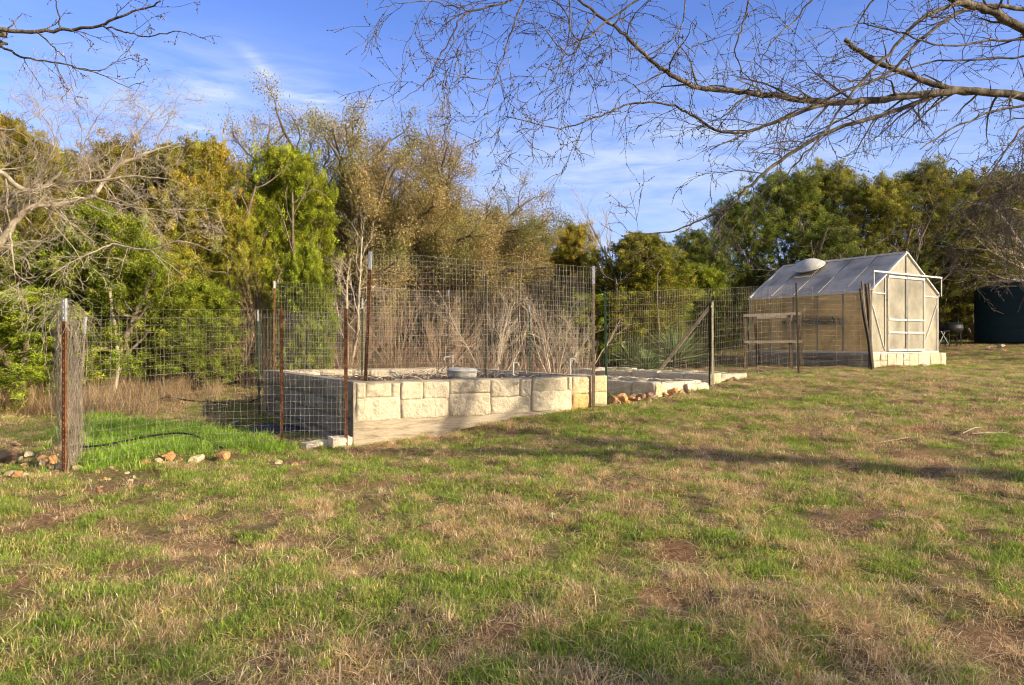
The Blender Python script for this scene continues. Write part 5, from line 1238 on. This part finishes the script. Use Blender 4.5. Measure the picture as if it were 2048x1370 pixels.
near_tree('bare_elm_tree', 'big bare tree whose dark limbs reach in from the right over the lawn', TB, [TB, TB + (-.05, .03, 1.2), TB + (-.1, .05, 2.2), TB + (-.15, .05, 3.3)],
  [([H3(*(TB + (-.15, .05, 3.0))), H3(9.2, 3.6, 3.75), H3(7.4, 4.9, 3.95), (2160, 220, 6.3), (2048, 193, 6.3), (1930, 182, 6.2), (1830, 190, 6.1), (1740, 201, 6.0), (1650, 205, 5.9), (1550, 191, 5.8), (1480, 183, 5.7), (1410, 178, 5.6), (1350, 155, 5.5), (1290, 110, 5.4), (1240, 62, 5.3), (1190, 25, 5.2), (1130, -30, 5.1)], .068, .010, 1),
   ([(1960, 184, 6.2), (1880, 172, 6.15), (1800, 142, 6.05), (1740, 115, 6.0), (1690, 79, 5.9)], .042, .022, .5),
   ([(1660, 205, 5.9), (1560, 240, 5.75), (1500, 262, 5.65), (1440, 262, 5.6), (1380, 226, 5.55), (1335, 208, 5.5), (1260, 208, 5.4), (1200, 230, 5.3), (1120, 256, 5.2), (1010, 232, 5.1)], .022, .004, 1.1),
   ([H3(7.0, 4.6, 4.6), H3(5.5, 5.25, 4.2), (2120, 90, 5.6), (2048, 58, 5.5), (1980, 22, 5.4), (1920, 2, 5.3), (1840, -25, 5.2), (1700, -60, 5.1)], .055, .03, .8),
   ([(1930, 5, 5.3), (1880, 20, 5.2), (1830, 50, 5.1), (1765, 120, 5.0), (1700, 190, 4.95), (1650, 262, 4.9), (1590, 330, 4.9), (1560, 370, 4.9)], .024, .004, .9),
   ([(1890, 182, 6.2), (1760, 232, 6.0), (1660, 262, 5.9), (1560, 322, 5.8), (1500, 372, 5.7), (1460, 410, 5.65), (1400, 440, 5.6), (1330, 466, 5.5), (1275, 466, 5.45)], .03, .004, 1.2),
   ([(2060, 20, 5.8), (1950, 15, 5.7), (1850, 70, 5.6), (1780, 142, 5.5), (1650, 200, 5.45), (1500, 262, 5.4), (1420, 300, 5.3)], .026, .004, .8),
   ([(1190, 25, 5.2), (1170, 60, 5.1), (1140, 110, 5.0), (1090, 60, 5.0), (1040, 40, 4.9)], .010, .003, 1.2),
   ([(1320, -30, 5.0), (1230, 30, 5.0), (1160, 80, 4.9), (1120, 10, 4.9), (1060, -20, 4.8)], .012, .004, 1.2),
   ([(1080, -40, 4.9), (1024, 0, 4.9), (930, 28, 4.8), (900, 80, 4.8), (870, 130, 4.8), (850, 165, 4.75), (795, 207, 4.7)], .013, .002, 1.2),
   ([(940, 22, 4.8), (880, 5, 4.8), (800, 5, 4.7), (750, 20, 4.7)], .007, .002, 1.1),
   ([(1060, -30, 4.8), (1024, 60, 4.8), (1000, 130, 4.8), (975, 200, 4.7), (950, 238, 4.7)], .009, .002, 1.1),
   ([(1135, -30, 4.8), (1140, 60, 4.8), (1120, 130, 4.7), (1090, 190, 4.7)], .009, .002, 1.1),
   ([(1500, -40, 5.2), (1490, 40, 5.2), (1470, 100, 5.1), (1500, 160, 5.1), (1560, 165, 5.0)], .012, .002, 1.0),
   ([(1660, -40, 5.2), (1600, 30, 5.2), (1540, 90, 5.1), (1510, 150, 5.1)], .012, .002, 1.1),
   ([(2080, 75, 5.2), (1980, 82, 5.2), (1880, 90, 5.1), (1780, 60, 5.0), (1700, 50, 5.0), (1600, 90, 4.9)], .014, .003, 1.0),
   ([(2080, 205, 5.6), (1990, 222, 5.6), (1900, 260, 5.5), (1840, 299, 5.4)], .016, .005, .8),
   ([(2090, 230, 5.6), (2040, 260, 5.5), (2000, 320, 5.4), (1960, 380, 5.3), (1900, 420, 5.2)], .014, .003, 1.2),
   ([(2080, 110, 5.8), (1960, 120, 5.8), (1860, 125, 5.7), (1740, 160, 5.6), (1640, 150, 5.5), (1570, 180, 5.4)], .014, .003, .9),
   ([(1370, -30, 5.1), (1360, 60, 5.1), (1270, 120, 5.0), (1250, 60, 5), (1210, -20, 4.9)], .008, .002, 1),
   ([H3(*(TB + (-.15, .05, 3.1))), H3(10.0, 2.2, 4.8), H3(9.4, 1.2, 6.2), H3(9, 0, 7.5)], .12, .03, .12),
   ([H3(*(TB + (-.15, .05, 3.1))), H3(10.3, 3.3, 4.4), H3(11.0, 3.6, 6.2), H3(11.5, 4, 7.5)], .12, .03, .12),
   ([H3(9.2, 3.6, 3.75), H3(9.0, 5.6, 4.5), H3(8.9, 7.6, 5.0)], .05, .015, .3),
   ([(2100, 240, 7.2), (2050, 320, 7.2), (2020, 420, 7.1), (2030, 530, 7.1)], .012, .003, 2.2), ([(2110, 300, 7.4), (2040, 380, 7.3), (1960, 430, 7.2), (1900, 500, 7.2)], .012, .003, 2.0)],
  'bark_dark', 'bark_dark', 41, 6.2, .74, -.06, maxl=3)
TL = np.array([-9.0, 3.4, g1(-9, 3.4) - .1]); trunk_r = (.16, .09)
near_tree('bare_elm_tree', 'bare tree with dark budded limbs entering at the top left against the sky', TL, [TL, TL + (.1, .1, 1.5), TL + (.4, .4, 2.8), TL + (1.2, .9, 3.6)],
  [([H3(*(TL + (1.2, .9, 3.6))), H3(-6, 5, 4.1), (-40, 64, 5.2), (0, 60, 5.2), (60, 65, 5.2), (130, 60, 5.2), (200, 50, 5.15), (255, 28, 5.1), (315, 8, 5.05), (320, -20, 5)], .034, .004, 1.1),
   ([(200, 51, 5.15), (250, 64, 5.1), (290, 72, 5.1), (350, 62, 5.0), (380, 68, 5.0), (412, 76, 5.0)], .010, .002, 1.1),
   ([H3(-6, 5, 3.9), (-40, 78, 5.4), (0, 92, 5.4), (50, 115, 5.3), (130, 130, 5.2), (200, 150, 5.2), (265, 178, 5.1)], .020, .002, 1.2),
   ([(75, 66, 5.2), (110, 95, 5.1), (135, 130, 5.1), (155, 178, 5.1)], .009, .002, 1), ([(120, 60, 5.2), (115, 20, 5.1), (100, -30, 5)], .009, .004, 1),
   ([(145, 135, 5.2), (200, 140, 5.1), (240, 120, 5.1), (295, 118, 5.0)], .006, .002, 1)],
  'bark_dark', 'bark_dark', 43, 4.8, .40, -.02, maxl=3)
TP = np.array([-8.6, 8.6, g1(-8.6, 8.6) - .1]); trunk_r = (.15, .11)
near_tree('bare_pale_tree', 'pale barked bare tree with a crooked sunlit limb in front of the junipers', TP, [TP, TP + (.2, 0, .8), TP + (.8, .1, 1.6), W(-70, 560, 9.1)],
  [([W(-70, 560, 9.1).tolist() + [0], (0, 485, 9.1), (40, 432, 9.1), (70, 412, 9.1), (130, 407, 9.2), (185, 392, 9.2), (212, 356, 9.3), (245, 325, 9.3), (300, 305, 9.4), (360, 285, 9.4)], .075, .014, 1),
   ([(-60, 440, 9.3), (0, 400, 9.3), (60, 378, 9.2), (130, 366, 9.1), (200, 362, 9), (270, 352, 9), (345, 360, 8.9)], .05, .008, 1.1),
   ([(-60, 330, 9), (0, 345, 9), (50, 380, 9.1), (90, 372, 9.1), (120, 345, 9.1)], .045, .02, 1),
   ([(60, 378, 9.2), (90, 330, 9.1), (110, 280, 9), (85, 230, 9), (60, 180, 9)], .02, .004, 1.2),
   ([(130, 366, 9.1), (160, 310, 9), (180, 260, 9), (210, 215, 8.9), (240, 180, 8.9)], .016, .003, 1.2),
   ([(245, 325, 9.3), (262, 290, 9.2), (290, 250, 9.2), (330, 200, 9.1)], .014, .003, 1.2),
   ([(20, 465, 9.1), (25, 505, 9), (32, 545, 9), (62, 570, 8.9)], .02, .005, 1.2), ([(90, 412, 9.2), (110, 450, 9), (150, 500, 9), (170, 540, 8.9)], .012, .003, 1),
   ([(185, 392, 9.2), (250, 410, 9.2), (330, 420, 9.2), (440, 415, 9.2)], .014, .003, 1.1), ([(-40, 250, 9), (20, 260, 9), (60, 240, 9), (100, 210, 9)], .02, .004, 1.1)],
  'bark_pale', 'bark_pale', 47, 8.5, .8, .0, budn=False, maxl=3)
TQ = np.array([XD(225, 13), 13.0, g1(XD(225, 13), 13)]); trunk_r = (.035, .025)
near_tree('dead_juniper_limb_tree', 'half dead small tree with pale drooping twigs below the young juniper', TQ, [TQ, TQ + (.1, 0, .8), W(215, 540, 13), W(225, 488, 12.6)],
  [([(225, 488, 12.6), (300, 500, 12.3), (360, 482, 12.2), (430, 505, 12)], .03, .006, 1.2), ([(300, 500, 12.3), (340, 530, 12), (380, 560, 12)], .015, .004, 1.2), ([(225, 488, 12.6), (150, 520, 12.3), (90, 560, 12)], .02, .004, 1.2)],
  'bark_pale', 'bark_pale', 49, 4, .8, -.06, budn=False)

# dead vine hanging round the left posts
def build_vine():
    rng = np.random.default_rng(15); o = P_A + np.array([.0, .15, 0]); lines = []
    for (px0, pxt, d0, y0, n, sp) in ((132, 118, 6.75, 600, 75, .045), (152, 150, 7.2, 625, 60, .045)):
        for _ in range(n):
            b = W(px0, 900, d0) + rng.normal(0, sp, 3); b[2] = g1(b[0], b[1]) + .02; tp = W(pxt, y0, d0) + rng.normal(0, sp * 1.3, 3); tp[2] -= rng.uniform(0, .9) ** 2
            k = np.linspace(0, 1, 12)[:, None]; P = b + (tp - b) * k + rng.normal(0, .016, (12, 3)); lines.append((P - o, np.full(12, rng.uniform(.0015, .003))))
    for _ in range(60):
        p = W(rng.uniform(108, 138), rng.uniform(598, 640), 6.7); a = rng.uniform(0, 6.28); P = [p]; d = np.array([math.cos(a) * .8, math.sin(a) * .6, .3])
        for i in range(11): d = d + rng.normal(0, .25, 3); d[2] -= .22; d /= np.linalg.norm(d); P.append(P[-1] + d * .04)
        lines.append((np.array(P) - o, np.full(12, .0017)))
    mb = MB(); tubes_mb(mb, lines); tag(obj('dead_vine', mb.mesh('dead_vine', simple('grey_vine', [(.3, (.3, .235, .18)), (.7, (.56, .47, .37))], 4)), None, o), 'tangle of dead grey vine stems draped on the rusty corner post', 'vine')
build_vine()
# weeds and sticks
def stick(label, pts, r=.006):
    P = spline(pts, 4); o = P[0].copy(); mb = MB(); mb.tube(P - o, np.linspace(r, r * .5, len(P)), 5); tag(obj('fallen_stick', mb.mesh('fallen_stick', M['bark_pale'], True), None, o), label, 'stick')
stick('curved pale stick lying on the lawn nearer the trunk shadow', [gp(1755, 908, 7.4, .03), gp(1800, 905, 7.5, .04), gp(1845, 896, 7.6, .05)])
stick('straight pale stick, the upper of two close together on the lawn', [gp(1925, 880, 7.7, .03), gp(1950, 868, 7.8, .05), gp(1965, 862, 7.9, .04)], .008)
stick('long pale stick just below the straight one on the lawn', [gp(1945, 884, 7.7, .03), gp(1990, 882, 7.7, .04), gp(2015, 878, 7.75, .05)], .007)
# fallen leaves scattered on the lawn
def build_leaves():
    rng = np.random.default_rng(19); n = 130; y = rng.uniform(2.8, 11, n); x = rng.uniform(-.75, .75, n) * y; z = gz(x, y) + rng.uniform(.01, .045, n)
    a = rng.uniform(0, 6.28, n); s = rng.uniform(.016, .034, n); V = np.zeros((n, 6, 3))
    for k, (u, v, h) in enumerate(((-1, 0, .1), (-.3, .45, -.1), (.5, .4, .1), (1, 0, .3), (.5, -.4, 0), (-.3, -.45, .1))):
        V[:, k] = np.c_[x + s * (u * np.cos(a) - v * np.sin(a)), y + s * (u * np.sin(a) + v * np.cos(a)), z + s * h * rng.uniform(.3, 1.5, n)]
    col = np.array([(.45, .24, .09), (.38, .26, .14), (.5, .34, .15)])[rng.integers(0, 3, n)]
    o = np.arange(n)[:, None] * 6
    me = mesh_np('fallen_leaves', V.reshape(-1, 3), [np.concatenate([o + np.array([0, 1, 2, 3]), o + np.array([0, 3, 4, 5])])], False, np.repeat(col, 6, 0), [M['leaf']]); tag(obj('fallen_leaves', me), 'dry orange brown leaves scattered over the lawn', 'leaves', None, 'stuff')
build_leaves()

# trees standing behind the photographer toward the sun; they give the lawn its broken shade
def shade_tree(kind, x, y, H, Wd, label, rz=0):
    src, used, h0, w0 = PROT[kind]; o = copy_tree(src); o.location = (x, y, g1(x, y)); o.scale = (Wd / w0, Wd / w0, H / h0); o.rotation_euler = (0, 0, rz); tag(o, label, 'tree'); return o
shade_tree('bare1', 8.0, -3.2, 6.0, 6, 'bare tree behind the viewpoint shading the near lawn')
shade_tree('oak1', 14.5, -6.2, 7.0, 5.5, 'oak behind the viewpoint shading the near lawn', 2)
shade_tree('oak2', 7.0, -4.8, 5.0, 4.5, 'smaller oak behind the viewpoint', 4)

# ------------------------------------------------------------------ light, sky, camera
SUN_DIR = Vector((.86, -.445, .355)).normalized()       # toward the sun
el = math.asin(SUN_DIR.z); az = math.atan2(SUN_DIR.x, SUN_DIR.y)
sd = bpy.data.lights.new('sun', 'SUN'); sd.energy = 5.0; sd.angle = R(.6); sd.color = (1.0, .87, .62)
so = bpy.data.objects.new('sun', sd); COL.objects.link(so); so.rotation_euler = SUN_DIR.to_track_quat('Z', 'Y').to_euler(); so.location = (20, -15, 20)
w = bpy.data.worlds.new('World'); bpy.context.scene.world = w; w.use_nodes = True; nt = w.node_tree; nt.nodes.clear()
out = nt.nodes.new('ShaderNodeOutputWorld'); bg = nt.nodes.new('ShaderNodeBackground'); bg.inputs[1].default_value = .15
sky = nt.nodes.new('ShaderNodeTexSky'); sky.sky_type = 'NISHITA'; sky.sun_disc = False; sky.sun_elevation = el; sky.sun_rotation = az; sky.altitude = 300; sky.air_density = 1.0; sky.dust_density = .4; sky.ozone_density = 2.5
tint = mixc(nt, 1, sky.outputs[0], (1.05, 1.16, 1.82), 'MULTIPLY')
tc = nt.nodes.new('ShaderNodeTexCoord')
def vmath(op, a, b=None):
    n = nt.nodes.new('ShaderNodeVectorMath'); n.operation = op
    for i, v in enumerate((a, b)):
        if v is None: continue
        if hasattr(v, 'is_linked'): nt.links.new(v, n.inputs[i])
        else: n.inputs[i].default_value = v
    return n
def math_(op, a, b=0.0, clamp=False):
    n = nt.nodes.new('ShaderNodeMath'); n.operation = op; n.use_clamp = clamp
    for i, v in enumerate((a, b)):
        if hasattr(v, 'is_linked'): nt.links.new(v, n.inputs[i])
        else: n.inputs[i].default_value = v
    return n.outputs[0]
def dirv(px, py): v = Vector(((px - 1024) / F, 1, -(py - 685) / F)).normalized(); return v
total = None
for (px, py, sx, sy, ang, amp) in ((405, 184, .034, .013, -.12, .95), (645, 208, .05, .016, -.25, .9), (520, 130, .03, .008, -.75, .6), (360, 245, .06, .011, -.1, .8), (1010, 266, .03, .006, -.2, .5), (280, 175, .14, .05, 0, .25), (570, 200, .14, .05, -.3, .22), (1250, 330, .25, .06, .05, .35), (1500, 250, .25, .08, .1, .2)):
    c = dirv(px, py); e1 = Vector((math.cos(ang), 0, math.sin(ang))); e1 = (e1 - c * e1.dot(c)).normalized(); e2 = c.cross(e1)
    d1 = vmath('DOT_PRODUCT', tc.outputs['Generated'], tuple(e1)).outputs['Value']; d2 = vmath('DOT_PRODUCT', tc.outputs['Generated'], tuple(e2)).outputs['Value']
    q = math_('ADD', math_('POWER', math_('DIVIDE', d1, sx), 2.0), math_('POWER', math_('DIVIDE', d2, sy), 2.0))
    g = math_('MULTIPLY', math_('POWER', 2.718, math_('MULTIPLY', q, -1.0)), amp)
    total = g if total is None else math_('ADD', total, g)
mp = nt.nodes.new('ShaderNodeMapping'); mp.inputs['Rotation'].default_value = (0, .25, 0); mp.inputs['Scale'].default_value = (6, 6, 34); nt.links.new(tc.outputs['Generated'], mp.inputs[0])
no = nt.nodes.new('ShaderNodeTexNoise'); no.inputs['Scale'].default_value = 1.6; no.inputs['Detail'].default_value = 8; no.inputs['Roughness'].default_value = .6; no.inputs['Distortion'].default_value = .5; nt.links.new(mp.outputs[0], no.inputs[0])
streak = math_('MULTIPLY', math_('SUBTRACT', no.outputs[0], .34), 3.2, True)
wisps = math_('MULTIPLY', total, streak, True)
# thin haze bands low in the sky
sep = nt.nodes.new('ShaderNodeSeparateXYZ'); nt.links.new(tc.outputs['Generated'], sep.inputs[0])
low = nt.nodes.new('ShaderNodeMapRange'); low.inputs[1].default_value = .42; low.inputs[2].default_value = .10; low.inputs[3].default_value = 0.0; low.inputs[4].default_value = .75; nt.links.new(sep.outputs[2], low.inputs[0])
haze = math_('MULTIPLY', low.outputs[0], math_('ADD', math_('MULTIPLY', streak, .5), .5))
col = mixc(nt, math_('ADD', wisps, haze, True), tint, (4.6, 5.4, 6.9))
# unseen bright sheet added overhead and behind the viewpoint as fill light
up = nt.nodes.new('ShaderNodeMapRange'); up.interpolation_type = 'SMOOTHSTEP'; up.inputs[1].default_value = .60; up.inputs[2].default_value = .85; nt.links.new(sep.outputs[2], up.inputs[0])
bk = nt.nodes.new('ShaderNodeMapRange'); bk.interpolation_type = 'SMOOTHSTEP'; bk.inputs[1].default_value = .15; bk.inputs[2].default_value = -.25; nt.links.new(sep.outputs[1], bk.inputs[0])
sheet = math_('MULTIPLY', math_('MAXIMUM', up.outputs[0], bk.outputs[0]), math_('ADD', math_('MULTIPLY', no.outputs[0], .6), .45), True)
col = mixc(nt, sheet, col, (2.3, 2.4, 2.6))
# off-frame warm glow round the sun, added to strengthen the sunlight
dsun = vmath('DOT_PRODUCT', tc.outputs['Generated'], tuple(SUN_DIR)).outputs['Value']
sun_boost = math_('POWER', 2.71828, math_('MULTIPLY', math_('SUBTRACT', dsun, 1.0), 1.0 / .018 ** 2))
ac = nt.nodes.new('ShaderNodeVectorMath'); ac.operation = 'SCALE'; ac.inputs[0].default_value = (1.0, .80, .50); nt.links.new(sun_boost, ac.inputs['Scale'])
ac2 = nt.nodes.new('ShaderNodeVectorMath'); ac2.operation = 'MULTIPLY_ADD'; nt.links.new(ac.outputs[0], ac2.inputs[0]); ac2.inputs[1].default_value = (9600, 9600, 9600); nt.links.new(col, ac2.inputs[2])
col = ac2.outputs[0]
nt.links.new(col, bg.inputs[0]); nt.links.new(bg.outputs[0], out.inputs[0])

cd = bpy.data.cameras.new('camera'); cd.sensor_width = 36; cd.lens = 36 * F / 2048; cd.clip_start = .05; cd.clip_end = 3000
co = bpy.data.objects.new('camera', cd); COL.objects.link(co); co.location = (0, 0, CAMZ); co.rotation_euler = (R(90), 0, 0)
sc = bpy.context.scene; sc.camera = co
sc.view_settings.view_transform = 'Standard'; sc.view_settings.look = 'None'; sc.view_settings.exposure = 0
sc.cycles.max_bounces = 6; sc.cycles.diffuse_bounces = 3; sc.cycles.transparent_max_bounces = 8; sc.cycles.use_denoising = True; sc.cycles.denoising_prefilter = 'ACCURATE'; sc.cycles.filter_width = 1.1
